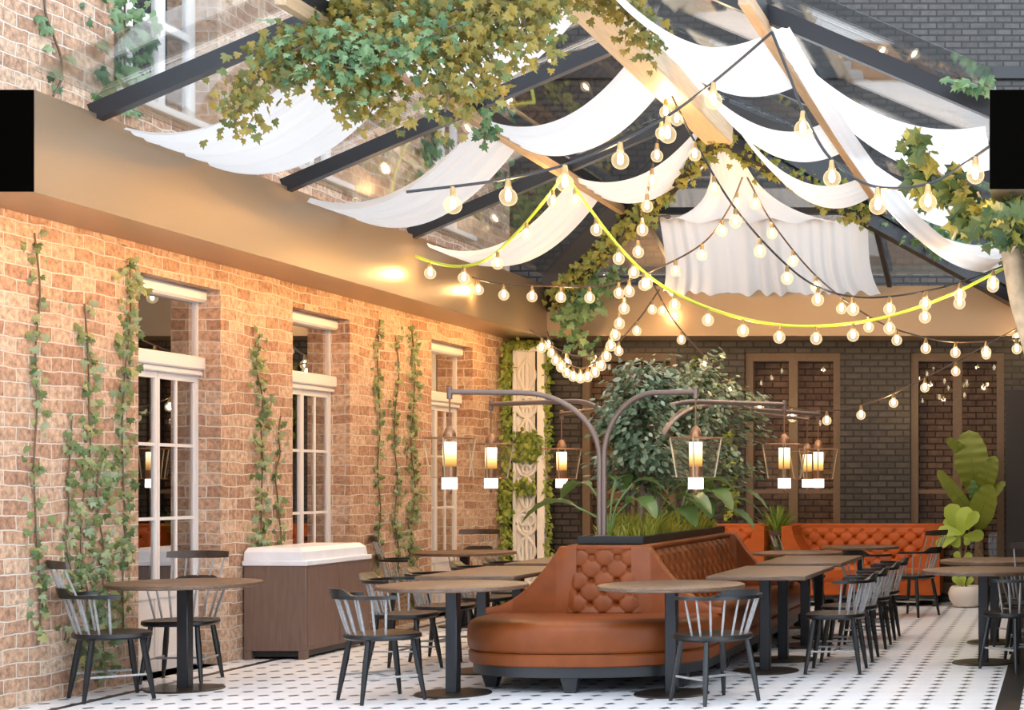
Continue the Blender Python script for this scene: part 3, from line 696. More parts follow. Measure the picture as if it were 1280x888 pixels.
# ------------------------------------------------------------------ chairs
def make_chair(comb, label):
    e = empty('windsor_armchair', (0, 0, 0), 0, label, 'chair', 'charcoal spindle armchairs')
    # seat: rounded D
    def ring(s, z):
        out = []
        for k in range(28):
            a = 2 * PI * k / 28; c, q = math.cos(a), math.sin(a)
            n_ = 3.2 if q > 0 else 2.3
            rr = (abs(c) ** n_ + abs(q) ** n_) ** (-1 / n_)
            out.append((c * rr * .245 * s, q * rr * .225 * s, z))
        return out
    m = MB(); m.rings([ring(.93, .405), ring(1.0, .418), ring(1.0, .436), ring(.975, .443)], True, False); m.build('seat_rim', 'chair', e)
    m = MB(); m.rings([ring(.975, .443), ring(.9, .442), ring(.6, .434), ring(.2, .431)], False, True); m.build('seat', 'seat', e)
    for sx in (-1, 1):
        for sy in (-1, 1):
            a = Vector((sx * .155, sy * .145, .41)); b = Vector((sx * .205, sy * .205, 0))
            m = MB(); m.tube([a, a.lerp(b, .35), a.lerp(b, .6), b], [.017, .021, .019, .012], 8); m.build('leg', 'chair', e)
    t = .6; xl = .155 + .05 * t; yl = .145 + .06 * t; z = .41 * (1 - t)
    m = MB()
    for sx in (-1, 1): m.tube([(sx * xl, -yl, z), (sx * xl, yl, z)], .008, 6)
    m.tube([(-xl, 0, z), (xl, 0, z)], .008, 6); m.build('stretcher', 'spindle', e)
    # bent arm rail
    def rail(a, off=0.0): return Vector(((.285 + off) * math.sin(a), -.03 - (.255 + off) * math.cos(a), .69))
    A = 1.62; rs = []
    for k in range(25):
        a = -A + 2 * A * k / 24; wdt = .026 + .01 * (abs(a) / A) ** 4
        i, o_ = rail(a, -wdt), rail(a, wdt * .6); t_ = .011
        rs.append([i + Vector((0, 0, -t_)), o_ + Vector((0, 0, -t_)), o_ + Vector((0, 0, t_)), i + Vector((0, 0, t_))])
    m = MB(); m.rings(rs, True, True); m.build('arm_rail', 'chair', e, ang=50)
    # raised crest block on the rail
    rs = []; B = .62
    for k in range(15):
        a = -B + 2 * B * k / 14; hh = .046 * min(1, (1 - abs(a) / B) * 2.6 + .05)
        i, o_ = rail(a, -.030), rail(a, .020); up = Vector((0, 0, .011)); lean = Vector((0, -.012, hh + .011))
        rs.append([i + up, o_ + up, o_ + lean, i * .35 + o_ * .65 + lean])
    m = MB(); m.rings(rs, True, True); m.build('crest', 'chair', e, ang=50)
    for k in range(9):
        a = -1.38 + 2.76 * k / 8
        top = rail(a, -.008); top.z -= .008; bot = Vector((.205 * math.sin(a), -.015 - .185 * math.cos(a), .438))
        m = MB(); m.tube([bot, bot.lerp(top, .5), top], [.0075, .0085, .006], 6); m.build('spindle', 'spindle', e)
    if comb:
        def cb(u): return Vector((.215 * u, -.345 + .05 * u * u, .90))
        rs = []
        for k in range(11):
            u = -1 + .2 * k; p = cb(u); hh = .028 - .006 * abs(u) ** 4
            rs.append([p + Vector((0, .009, -hh)), p + Vector((0, -.009, -hh)), p + Vector((0, -.018, hh)), p + Vector((0, 0, hh))])
        m = MB(); m.rings(rs, True, True); m.build('comb_rail', 'seat', e, ang=50)
        for k in range(5):
            u = -.85 + 1.7 * k / 4; p = cb(u); p.z -= .024; q = rail(u * .72, 0.0); q.z += .01
            m = MB(); m.tube([q, p], .0065, 6); m.build('comb_spindle', 'spindle', e)
    return e
CH = {}
def chair(comb, x, y, rz, label):
    "rz: heading of the sitter in degrees, 0 = looking away from the camera (+Y)"
    if comb not in CH: e = CH[comb] = make_chair(comb, label)
    else: e = copy_tree(CH[comb]); e['label'] = label
    e.location = (x, y, 0); e.rotation_euler = (0, 0, R(rz)); return e
TABLES_L = [12.42, 13.23, 14.22, 15.0]
chair(True, -6.30, 10.82, -47, 'tall-backed spindle armchair against ivy wall at left end of the first round table')
chair(True, -6.36, 11.80, 188, 'tall-backed spindle armchair facing out behind first round table before the white French doors')
chair(False, -4.485, 10.76, -46, 'low-backed spindle armchair alone in front of the marble cabinet, nearest on the left side')
for y, lb in zip(TABLES_L, ('low-backed spindle armchair at near end of left oblong table behind the round table', 'second low-backed armchair along left side of the left oblong tables', 'third low-backed armchair along left side of the left oblong tables', 'low-backed armchair farthest along the left side of left oblong tables')):
    chair(False, -5.0, y, -90, lb)
chair(True, -6.28, 15.75, -70, 'tall-backed spindle armchair at the left end of far round table by brick wall')
chair(True, -6.30, 17.42, 184, 'tall-backed spindle armchair facing out behind far round table under third window')
chair(False, -2.275, 10.70, 45, 'low-backed spindle armchair seen from behind at front round table')
for y, lb in zip(TABLES_L, ('nearest low-backed armchair of the row along the right side of right oblong tables', 'second low-backed armchair in the row right of right oblong tables', 'third low-backed armchair in the row right of right oblong tables', 'farthest low-backed armchair in the row right of right oblong tables')):
    chair(False, -1.715, y, 90, lb)
chair(False, -2.02, 16.85, -20, 'low-backed armchair between far round table and the table by orange sofa')
chair(True, -2.78, 17.55, -68, 'tall-backed spindle armchair left of the small round table before orange sofa')
chair(True, -1.60, 17.55, 62, 'tall-backed spindle armchair right of the small round table before orange sofa')
chair(False, -.34, 12.55, 45, 'low-backed armchair cut by right edge of view at nearer right round table')
chair(True, -.24, 13.42, 176, 'tall-backed spindle armchair facing out at right edge behind nearer right table')
chair(False, -.30, 14.22, 45, 'low-backed armchair at right edge beside the farther right round table')

# ------------------------------------------------------------------ tables
def pole(e, x, y):
    m = MB(); m.bbox(x - .039, x + .039, y - .039, y + .039, .012, .70, .006); m.build('pole', 'tableleg', e)
    m = MB(); m.lathe([(.25, 0), (.252, .006), (.245, .012), (.06, .015)], 36, (x, y, 0), True, True); m.build('base_plate', 'tablebase', e)
    m = MB(); m.box(x - .2, x + .2, y - .025, y + .025, .70, .713); m.box(x - .025, x + .025, y - .2, y + .2, .699, .712); m.build('bracket', 'tableleg', e)
def round_table(r, label):
    e = empty('round_table', (0, 0, 0), 0, label, 'table', 'round wood-topped pedestal tables')
    m = MB(); m.lathe([(r - .02, .713), (r - .004, .718), (r, .728), (r - .003, .741), (r - .012, .745)], 56, (0, 0, 0), True, True); m.build('table_top', 'tabletop', e)
    pole(e, 0, 0); return e
rt = None
for x, y, s_, lb in ((-6.07, 11.30, 1.0, 'round table against left brick wall nearest the first tall window'), (-4.12, 11.05, 1.0, 'round table left of the curved leather banquette front'),
                 (-2.64, 11.05, 1.0, 'round table overlapping right front of the curved leather banquette'), (-.62, 12.96, 1.0, 'nearer of two round tables at right edge'),
                 (-.60, 14.6, 1.0, 'farther of two round tables at right edge by white pot'), (-5.95, 16.27, 1.0, 'far round table by brick wall under third window'),
                 (-2.62, 16.2, .92, 'round table at far end of the right oblong tables'), (-2.18, 17.7, .86, 'small round table in front of the orange back sofa')):
    if rt is None: e = rt = round_table(.49, lb)
    else: e = copy_tree(rt); e['label'] = lb
    e.location = (x, y, 0); e.scale = (s_, s_, 1)
def oblong():
    e = empty('oblong_table', (0, 0, 0), 0, '', 'table', 'oblong wood-topped two-pedestal tables')
    m = MB(); m.bbox(-.367, .367, -.76, .76, .713, .745, .008); m.build('table_top', 'tabletop', e)
    pole(e, 0, -.36); pole(e, 0, .44); return e
ob = None
for x, y, lb in ((-2.245, 12.73, 'nearer oblong table along the right side of the leather banquette'), (-2.245, 14.66, 'farther oblong table along right side of the leather banquette'),
                 (-4.385, 12.73, 'nearer oblong table along the left side of the leather banquette'), (-4.385, 14.66, 'farther oblong table along left side of the leather banquette')):
    if ob is None: e = ob = oblong()
    else: e = copy_tree(ob)
    e['label'] = lb; e.location = (x, y, 0)

# ------------------------------------------------------------------ banquette island
XC = -3.34
def tuft(u, v):
    a, b = u + v, u - v
    h = (abs(math.sin(PI * a)) * abs(math.sin(PI * b))) ** .3
    da, db = a - round(a), b - round(b)
    return .45 * h + .55 - .95 * math.exp(-(da * da + db * db) * 45)
def island():
    e = empty('banquette', (XC, 13.6, 0), 0, 'long double-sided rust leather banquette with rounded ends and buttoned backs', 'banquette')
    hw, hl, se = .86, 2.6, .72
    def outline(ins, n=20):
        pts = []
        a_, b_ = hw - ins, se - ins; yc = hl - se
        for k in range(n + 1):
            t = PI + PI * k / n; c, s = math.cos(t), math.sin(t); p = .82
            pts.append((a_ * math.copysign(abs(c) ** p, c), -yc + b_ * math.copysign(abs(s) ** p, s)))
        for k in range(n + 1):
            t = PI * k / n; c, s = math.cos(t), math.sin(t); p = .82
            pts.append((a_ * math.copysign(abs(c) ** p, c), yc + b_ * math.copysign(abs(s) ** p, s)))
        return pts
    def rr(lst): return [[(x, y, z) for x, y in outline(i)] for i, z in lst]
    m = MB(); m.rings(rr([(.06, .105), (.035, .11), (.035, .185)]), True, True); m.build('plinth', 'plinth', e)
    m = MB(); m.rings(rr([(.02, .18), (.008, .19), (.004, .255), (.016, .268), (.03, .27)]), True, True); m.build('seat_base', 'leather', e)
    m = MB(); m.rings(rr([(.03, .268), (.012, .275), (0, .295), (-.004, .36), (0, .43), (.016, .462), (.045, .478), (.12, .486), (.4, .482)]), True, True); m.build('seat_cushion', 'leather', e, ang=60)
    for sx, sy in ((0, -1), (-.66, -.86), (.66, -.86), (-.72, -.4), (.72, -.4), (-.72, .1), (.72, .1), (-.72, .6), (.72, .6), (0, 1)):
        x, y = sx, sy * (hl - .12); m = MB()
        m.rings([[(x - w, y - w, z), (x + w, y - w, z), (x + w, y + w, z), (x - w, y + w, z)] for w, z in ((.035, 0), (.06, .105))], True, True); m.build('leg', 'plinth', e)
    y0, y1 = -1.64, 1.50
    bt, tt = .40, .275
    zb, zt = .475, .965
    # tufted long backs
    for s in (-1, 1):
        m = MB()
        def fn(u, v):
            d = .034 * tuft(u * 15, v * 2.8 + .1) * min(1, 6 * (1 - v)) ; x = bt + (tt - bt) * v
            return (s * (x + d - .03), (y0 + .1) + (y1 - y0 - .2) * u, zb + (zt - zb) * v)
        m.grid(360, 60, fn); m.build('buttoned_back', 'leather', e, ang=80)
    # end backs, tufted
    for yy, s in ((y0, -1), (y1, 1)):
        m = MB()
        def fn(u, v):
            edge = min(1, 8 * min(u, 1 - u)); d = .04 * tuft((u - .5) * 2.95, v * 2.8 + .12) * edge
            return ((u - .5) * .56, yy + s * (.055 + d - .05 * v), zb + .01 + (zt - zb - .02) * v)
        m.grid(90, 84, fn); m.build('buttoned_back', 'leather', e, ang=80)
        # flared wings
        prof = []
        for k in range(21):
            t = k / 20; prof.append((.325 + .535 * t, zb + .045 + (zt - zb - .045) * (1 - t) ** 1.9))
        for sx in (-1, 1):
            m = MB(); ring_f = []
            top = [(.20, zt)] + prof; bot = [(.20, zb)] + [(x, zb) for x, z in prof]
            rs = []
            for (xt, z_), (xb, zb_) in zip(top, bot):
                rs.append([(sx * xb, yy - .055, zb_), (sx * xb, yy + .055, zb_), (sx * xt, yy + .055, z_ - .012), (sx * xt, yy + .043, z_), (sx * xt, yy - .043, z_), (sx * xt, yy - .055, z_ - .012)])
            m.rings(rs, True, True); m.build('wing', 'leather', e, ang=50)
    m = MB(); m.rings([[(-w, y0 - .03, z), (w, y0 - .03, z), (w, y1 + .03, z), (-w, y1 + .03, z)] for w, z in ((bt - .04, zb), (tt - .03, zt - .01))], True, True); m.build('back_core', 'leather', e)
    m = MB()
    for s in (-1, 1): m.bbox(min(s * (tt - .05), s * (tt + .012)), max(s * (tt - .05), s * (tt + .012)), y0 - .04, y1 + .04, zt - .035, zt + .01, .015)
    m.bbox(-tt, tt, y0 - .045, y0 + .02, zt - .035, zt + .01, .015); m.bbox(-tt, tt, y1 - .02, y1 + .045, zt - .035, zt + .01, .015)
    m.build('top_roll', 'leather', e)
    return e
island()
# planter trough along the top of the banquette
PY0, PY1, PZ = 12.08, 15.0, 1.035
e = empty('planter_trough', (XC, (PY0 + PY1) / 2, .976), 0, 'black edged planter trough set along the top of the leather banquette', 'planter')
w = .245; h = (PY1 - PY0) / 2; m = MB()
m.bbox(-w, w, -h, -h + .03, 0, .06, .004); m.bbox(-w, w, h - .03, h, 0, .06, .004); m.bbox(-w, -w + .03, -h + .03, h - .03, 0, .06, .004); m.bbox(w - .03, w, -h + .03, h - .03, 0, .06, .004)
m.build('rim', 'planter', e)
m = MB(); m.grid(8, 60, lambda u, v: (-w + .03 + (2 * w - .06) * u, -h + .03 + (2 * h - .06) * v, .035 + .012 * math.sin(u * 9) * math.cos(v * 40))); m.build('soil', 'soil', e)

# plants in the trough
rnd = random.Random(77)
lf = MB()
for _ in range(2600):
    y = rnd.uniform(12.4, 14.95); x = XC + rnd.uniform(-.2, .2)
    p = Vector((x, y, 1.0)); hgt = rnd.uniform(.11, .25) * (.8 + .3 * math.sin(y * 5)); d = Vector((rnd.uniform(-.5, .5), rnd.uniform(-.5, .5), 1)).normalized()
    s = d.cross(Vector((rnd.uniform(-1, 1), rnd.uniform(-1, 1), 0))).normalized() * .006
    q = p + d * hgt * .6 + Vector((0, 0, 0)); t = p + d * hgt + Vector((d.x, d.y, -.3)) * hgt * .25
    lf.add([p - s, p + s, q + s, q - s, t], [(0, 1, 2, 3), (3, 2, 4)])
o = lf.build('moss_grass', 'grass', smooth=False); tag(o, 'yellow-green mossy grass filling the planter trough', 'grass', kind='stuff')

def shrub(x, y, z0, ht, rad, n, label, seed):
    rnd = random.Random(seed); e = empty('leafy_shrub', (x, y, z0), 0, label, 'shrub'); tr = MB(); lf = MB()
    tr.tube([(0, 0, 0), (.02, 0, ht * .3), (-.01, .01, ht * .6), (0, 0, ht * .93)], [.028, .024, .018, .008], 7)
    for k in range(46):
        a = rnd.uniform(0, 2 * PI); zz = ht * (.30 + .62 * (k / 46)); f = 1 - .62 * ((zz / ht - .38) / .6) ** 2 if zz > .38 * ht else .85
        rr = rad * f * rnd.uniform(.5, 1.0); p0 = Vector((0, 0, zz * .82)); p1 = Vector((math.cos(a) * rr, math.sin(a) * rr, zz + rnd.uniform(-.02, .12)))
        mid = p0.lerp(p1, .55) + Vector((0, 0, .05)); tr.tube([p0, mid, p1], [.010, .007, .003], 4)
        for _ in range(n // 46):
            q = p0.lerp(p1, rnd.uniform(.35, 1.08)) + rvec(rnd, .10)
            add_leaf(lf, q, Vector((math.cos(a) * .4, math.sin(a) * .4 - .3, .8)) + rvec(rnd, .6), Vector((math.cos(a), math.sin(a), -.4)) + rvec(rnd, .6), rnd.uniform(.045, .075), OVAL, rnd)
    tr.build('branch', 'bark', e); lf.build('leaves', 'shrub', e, smooth=False); return e
shrub(XC + .02, 12.85, 1.01, 1.45, .40, 2600, 'slim dark leafy shrub in the planter trough just behind the front lamp post', 3)
shrub(XC + .06, 14.45, 1.01, 1.55, .72, 3600, 'wide dark leafy shrub in the planter behind the slim one and the hanging lantern', 4)

def broad_plant(x, y, z0, specs, label, mat, seed, wid=.28, name='broad_leaf_plant'):
    "specs: (azimuth deg, reach, height, blade length)"
    rnd = random.Random(seed); e = empty(name, (x, y, z0), 0, label, 'plant')
    for az, reach, hgt, bl in specs:
        bl *= 1.25; hgt *= 1.25
        a = R(az); d = Vector((math.cos(a), math.sin(a), 0)); s = Vector((-d.y, d.x, 0))
        base = Vector((0, 0, 0)); top = d * reach * .5 + Vector((0, 0, hgt))
        st = MB(); st.tube(spline([base, d * reach * .15 + Vector((0, 0, hgt * .6)), top], 5), [.008] * 11, 5); lo = st.build('stalk', 'greenstem', e)
        lf = MB(); nu, nv = 6, 12
        def fn(u, v):
            wv = 1.0 * bl * wid * math.sin(PI * min(1, v * .97 + .03)) ** .75
            ln = top + d * (reach * .9) * v * .9 + Vector((0, 0, bl * (.45 * v - .72 * v * v)))
            c = (u - .5) * 2
            return ln + s * c * wv + Vector((0, 0, .25 * wv * abs(c) + .006 * math.sin(v * 40) * abs(c)))
        lf.grid(nu, nv, fn); lf.build('leaf_blade', mat, e, ang=180)
    return e
broad_plant(XC - .10, 12.42, 1.0, [(186, .50, .20, .38), (160, .34, .32, .30), (335, .34, .22, .36), (12, .34, .34, .32), (80, .2, .36, .3)], 'broad-leaved plant at front of planter trough beside the lamp post', 'broad', 11)
broad_plant(XC + .10, 13.0, 1.0, [(340, .40, .24, .36), (20, .30, .30, .34), (325, .36, .16, .36), (195, .36, .30, .34), (212, .36, .2, .32), (100, .25, .34, .3)], 'broad-leaved plant in middle of planter trough', 'broad', 12)
broad_plant(XC + .12, 13.75, 1.0, [(335, .42, .26, .4), (10, .38, .34, .36), (318, .34, .2, .36), (200, .36, .28, .34), (60, .3, .36, .3)], 'broad-leaved plant in planter trough below the right hanging lantern', 'broad', 13)
broad_plant(XC + .10, 14.6, 1.0, [(350, .5, .26, .42), (20, .44, .2, .4), (310, .4, .28, .36), (200, .3, .3, .3), (335, .46, .12, .4)], 'arching plant at far end of planter trough near the orange sofa', 'ivy_green', 14, wid=.15)

# yucca between the back sofas
rnd = random.Random(8); e = empty('yucca_plant', (-3.34, 19.15, 0), 0, 'spiky green yucca in dark pot between the two orange back sofas', 'plant')
m = MB(); m.lathe([(.07, 0), (.085, .01), (.09, .40), (.082, .41), (.075, .36)], 20, (0, 0, 0), True, True); m.build('pot', 'planter', e)
m = MB(); m.tube([(0, 0, .36), (0, 0, .72)], .02, 6); m.build('stem', 'bark', e)
lf = MB()
for z, n, ln in ((.80, 90, .46), (.52, 60, .36), (.36, 40, .3)):
    for _ in range(n):
        a = rnd.uniform(0, 2 * PI); el = rnd.uniform(.1, 1.45); d = Vector((math.cos(a) * math.cos(el), math.sin(a) * math.cos(el), math.sin(el))); s = d.cross(Vector((0, 0, 1))).normalized() * .012
        p = Vector((0, 0, z)); q = p + d * ln * .5; t = p + d * ln - Vector((0, 0, .06)); lf.add([p - s * .6, p + s * .6, q + s, q - s, t], [(0, 1, 2, 3), (3, 2, 4)])
lf.build('leaves', 'yucca', e, smooth=False)

# ------------------------------------------------------------------ back sofas
def sofa(x0, x1, label):
    e = empty('banquette', ((x0 + x1) / 2, 19.2, 0), 0, label, 'sofa', 'orange buttoned sofas against the black wall'); w = (x1 - x0) / 2
    m = MB(); m.bbox(-w + .05, w - .05, -.30, .34, .08, .135, .01); m.build('plinth', 'plinth', e)
    for sx in (-1, -.33, .33, 1):
        for y in (-.31, .30):
            x = sx * (w - .06); m = MB(); m.rings([[(x - q, y - q, z), (x + q, y - q, z), (x + q, y + q, z), (x - q, y + q, z)] for q, z in ((.018, 0), (.03, .10))], True, True); m.build('leg', 'plinth', e)
    m = MB(); m.bbox(-w + .03, w - .03, -.34, .34, .13, .29, .02); m.build('seat_base', 'leather2', e)
    m = MB(); m.bbox(-w + .1, w - .1, -.36, .24, .29, .46, .04); m.build('seat_cushion', 'leather2', e)
    m = MB()
    def fn(u, v):
        d = .042 * tuft(u * 8.5 * 2 * w / 1.82, v * 3.1 + .35) * min(1, 6 * (1 - v)) * min(1, 12 * min(u, 1 - u))
        return (-w + .1 + (2 * w - .2) * u, .24 - d + .08 * v, .44 + .49 * v)
    m.grid(220, 70, fn); m.build('buttoned_back', 'leather2', e, ang=80)
    m = MB(); m.bbox(-w, w, .30, .37, .13, .945, .02); m.build('back_panel', 'leather2', e)
    for s in (-1, 1):
        m = MB(); rs = []
        for k in range(17):
            t = k / 16; z = .13 + .80 * t; f = .12 + .28 * max(0, 1 - max(0, (z - .46) / .47)) ** 1.8
            f = f if z > .46 else .40
            xi, xo = w - f, w
            rs.append([(s * xi, -.335, z), (s * xo, -.335, z), (s * xo, .30, z), (s * xi, .30, z)])
        m.rings(rs, True, True); m.build('arm', 'leather2', e, ang=40)
    return e
sofa(-3.24, -1.41, 'bright orange buttoned leather sofa against black wall beside the banana plant')
sofa(-5.05, -3.44, 'orange leather sofa against black wall mostly hidden behind the planter')

# ------------------------------------------------------------------ potted plants at the back right
PXp = at(1209, 745, 18.9).x
e = empty('potted_fiddle_fig', (PXp, 18.8, 0), 0, 'lime fiddle-leaf fig in round cream pot beside the orange sofa', 'plant')
m = MB(); m.lathe([(.10, 0), (.15, .015), (.20, .09), (.215, .16), (.195, .22), (.17, .245), (.16, .235), (.16, .2)], 28, (0, 0, 0), True, True); m.build('pot', 'pot', e)
m = MB(); m.tube([(0, 0, .2), (-.05, 0, .5), (-.09, 0, .72), (-.13, 0, .95)], [.014, .012, .01, .008], 6); m.tube([(-.05, 0, .5), (.0, 0, .7), (.03, 0, .9)], [.012, .01, .007], 6); m.build('stem', 'bark', e)
rnd = random.Random(21)
BAN = []
FIG = [(0, 0), (.14, .12), (.26, .4), (.36, .68), (.26, .92), (0, 1.02), (-.26, .92), (-.36, .68), (-.26, .4), (-.14, .12)]
def leaf_at(px, py, d, px2, py2, base, shape, wscale, mat, parent, seed, d2=None):
    a = at(px, py, d); b = at(px2, py2, d2 or d); lf = MB(); t = b - a; r = random.Random(seed)
    n = Vector((r.uniform(-.35, .35), -1, r.uniform(-.3, .5))); ln = t.length; t.normalize(); n = (n - t * n.dot(t)).normalized(); s = t.cross(n)
    nu, nv = 6, 36
    prof = sorted([(y, abs(x)) for x, y in shape])
    def wd(v):
        for (y0, w0), (y1, w1) in zip(prof[:-1], prof[1:]):
            if y0 <= v <= y1: return w0 + (w1 - w0) * (v - y0) / max(1e-6, y1 - y0)
        return 0.01
    def fn(u, v):
        c = (u - .5) * 2
        return a - base + t * ln * v + s * c * wd(v) * wscale * ln + n * (ln * (.10 * math.sin(PI * v) + .12 * wscale * abs(c) * wd(v) + (.012 * math.sin(v * 46 + seed) * abs(c) if shape is BAN else 0)))
    lf.grid(nu, nv, fn)
    if shape is BAN: lf.tube([Vector(fn(.5, k / 12)) - n * .004 for k in range(12)], [.012 - .0008 * k for k in range(12)], 5)
    return lf.build('leaf_blade', mat, parent, ang=180)
b0 = Vector((PXp, 18.8, 0))
for i, (x, y, x2, y2, w_) in enumerate(((1196, 668, 1188, 630, 1.1), (1200, 672, 1210, 634, 1.0), (1203, 668, 1172, 664, .9), (1196, 672, 1170, 682, .9), (1203, 672, 1230, 668, 1.0), (1199, 670, 1192, 684, 1.6), (1206, 672, 1210, 682, 1.5), (1205, 664, 1222, 640, .9), (1198, 664, 1180, 650, .9), (1200, 700, 1194, 690, 1.4), (1204, 702, 1214, 692, 1.2), (1200, 733, 1192, 720, 1.0), (1208, 733, 1216, 722, 1.0), (1203, 735, 1204, 718, 1.0))):
    leaf_at(x, y, 18.75 - .03 * (i % 4), x2, y2, b0, FIG, w_ * .82, 'lime', e, i)
bx = at(1224, 700, 19.1)
e = empty('banana_plant', (bx.x, 19.1, 0), 0, 'tall banana plant with ragged yellow-green leaves behind the cream pot', 'plant')
b0 = Vector((bx.x, 19.1, 0))
st = MB()
for x_, y_ in ((1220, 622), (1224, 626), (1221, 648), (1226, 640), (1221, 664)): st.tube([Vector((0, 0, .8)), at(x_, y_, 19.1) - b0], .014, 6)
st.build('stalk', 'greenstem', e)
m = MB(); m.lathe([(.09, 0), (.12, .01), (.13, .22), (.12, .23), (.11, .2)], 24, (0, 0, 0), True, True); m.build('pot', 'planter', e)
m = MB(); rs = [(0, 0, .2 + .03 * k) for k in range(22)]; m.tube(rs, [.062 - .0008 * k + (.006 if k % 2 else 0) for k in range(22)], 12); m.build('trunk', 'bark', e)
BAN += [(0, 0), (.05, .05), (.20, .2), (.30, .5), (.27, .75), (.16, .95), (0, 1.0)]
for i, (x, y, x2, y2, w_, mt) in enumerate(((1220, 622, 1211, 538, .86, 'banana'), (1224, 626, 1244, 570, .62, 'banana'), (1221, 648, 1172, 588, .36, 'banana'), (1226, 640, 1257, 602, .46, 'banana'), (1214, 574, 1183, 548, .55, 'banana'), (1221, 664, 1240, 606, .80, 'banana'), (1219, 655, 1202, 622, .5, 'banana2'), (1221, 640, 1216, 600, .5, 'banana2'))):
    leaf_at(x, y, 19.1, x2, y2, b0, BAN, w_, mt, e, 40 + i, 19.0 - .12 * (i % 3))

# tall dark panel at the right end of the back wall
m = MB(); px0 = at(1257, 487, 19.0)
m.bbox(px0.x, .235, 18.97, 19.06, 0, px0.z, .01); o = tag(m.build('screen_panel', 'dark_panel'), 'tall dark plain screen panel at right end of the black wall', 'panel')

# ------------------------------------------------------------------ carved screen with moss surround in the back corner
sx0, sx1, sy = -6.52, -6.14, 19.42
e = empty('carved_screen', ((sx0 + sx1) / 2, sy, 0), 0, 'tall white fretwork screen with mossy frame standing in the back left corner', 'screen')
w = (sx1 - sx0) / 2
m = MB(); m.box(-w, w, .06, .075, 0, 3.0); m.build('back_board', 'planter', e)
m = MB(); m.bbox(w - .09, w, -.05, .06, 0, 3.05, .006); m.bbox(-w, -w + .035, -.05, .06, 0, 3.05, .006); m.bbox(-w + .035, w - .09, -.05, .06, 3.0, 3.05, .006); m.build('frame', 'carved', e)
m = MB(); cxs = -.035
def loop(cx, cz, rx, rz, r=.014, a0=0, a1=2 * PI, n=22): m.tube([(cx + rx * math.cos(a0 + (a1 - a0) * k / n), 0, cz + rz * math.sin(a0 + (a1 - a0) * k / n)) for k in range(n + 1)], r, 6)
z = .12
while z < 2.9:
    loop(cxs, z + .14, .115, .15, .02); loop(cxs - .045, z + .17, .04, .06, .016); loop(cxs + .045, z + .17, .04, .06, .016); loop(cxs, z + .07, .05, .05, .018)
    for s in (-1, 1): m.tube(spline([(cxs, 0, z + .28), (cxs + s * .05, 0, z + .36), (cxs + s * .10, 0, z + .50), (cxs + s * .05, 0, z + .62), (cxs, 0, z + .68)], 5), .02, 6)
    m.tube([(cxs, 0, z + .26), (cxs, 0, z + .70)], .022, 6)
    for s in (-.05, .05): m.tube([(cxs + s, 0, z + .38), (cxs + s, 0, z + .6)], .015, 6)
    z += .70
m.tube([(cxs, .01, .05), (cxs, .01, 2.98)], .018, 6); m.box(-w + .035, w - .135, .025, .04, 0, 3.0)
m.build('fretwork', 'carved', e)
rnd = random.Random(31); lf = MB()
def mossy(x0, x1, y0, y1, z0, z1, n, sz=.06):
    for _ in range(n):
        p = Vector((rnd.uniform(x0, x1), rnd.uniform(y0, y1), rnd.uniform(z0, z1)))
        add_leaf(lf, p, Vector((.3, -1, .2)) + rvec(rnd, .8), Vector((0, -.3, -1)) + rvec(rnd, .9), sz * rnd.uniform(.6, 1.3), OVAL, rnd)
mossy(-w - .05, -w + .0, -.32, .05, 0, 3.12, 900); mossy(w - .01, w + .06, -.06, .06, 0, 3.05, 420); mossy(-w - .05, w + .08, -.10, .04, 3.04, 3.13, 260)
mossy(-w + .02, w - .02, -.07, -.03, 1.72, 2.05, 170, .075); mossy(-w + .02, w - .1, -.07, -.03, 1.30, 1.50, 70, .07); mossy(-w - .2, -w, -.3, -.1, 1.0, 1.5, 90, .08)
lf.build('moss_surround', 'moss', e, smooth=False)

# ------------------------------------------------------------------ marble topped cabinet
e = empty('wash_cabinet', (-6.36, 13.80, 0), 0, 'brown wooden cabinet with thick white marble top against the brick wall', 'cabinet')
hx, hy = .25, .61
m = MB(); m.bbox(-hx, hx, -hy, hy, .07, .76, .004)
m.build('body', 'cabinet', e)
for sx in (-1, 1):
    for sy in (-1, 1):
        m = MB(); m.bbox(min(sx * hx, sx * (hx - .06)), max(sx * hx, sx * (hx - .06)), min(sy * hy, sy * (hy - .06)), max(sy * hy, sy * (hy - .06)), 0, .0705, .003); m.build('leg', 'cabinet', e)
m = MB(); m.box(-hx + .04, hx - .03, -hy + .03, hy - .04, .02, .07); m.build('recess', 'planter', e)
for k in range(2):
    y0 = -hy + .03 + k * (hy - .015); m = MB(); m.bbox(hx, hx + .004, y0, y0 + hy - .045, .10, .735, .0018); m.build('door', 'cabinet', e)
m = MB(); m.bbox(-hx - .01, hx + .015, -hy - .015, hy + .015, .76, .80, .006)
m.rings([[(x0, y0, z), (x1, y0, z), (x1, y1, z), (x0, y1, z)] for x0, x1, y0, y1, z in ((-hx, hx - .02, -hy + .0, hy, .80), (-hx, hx - .03, -hy + .01, hy - .005, .87), (-hx + .01, hx - .07, -hy + .05, hy - .04, .905))], True, True)
m.build('marble_top', 'stone', e)

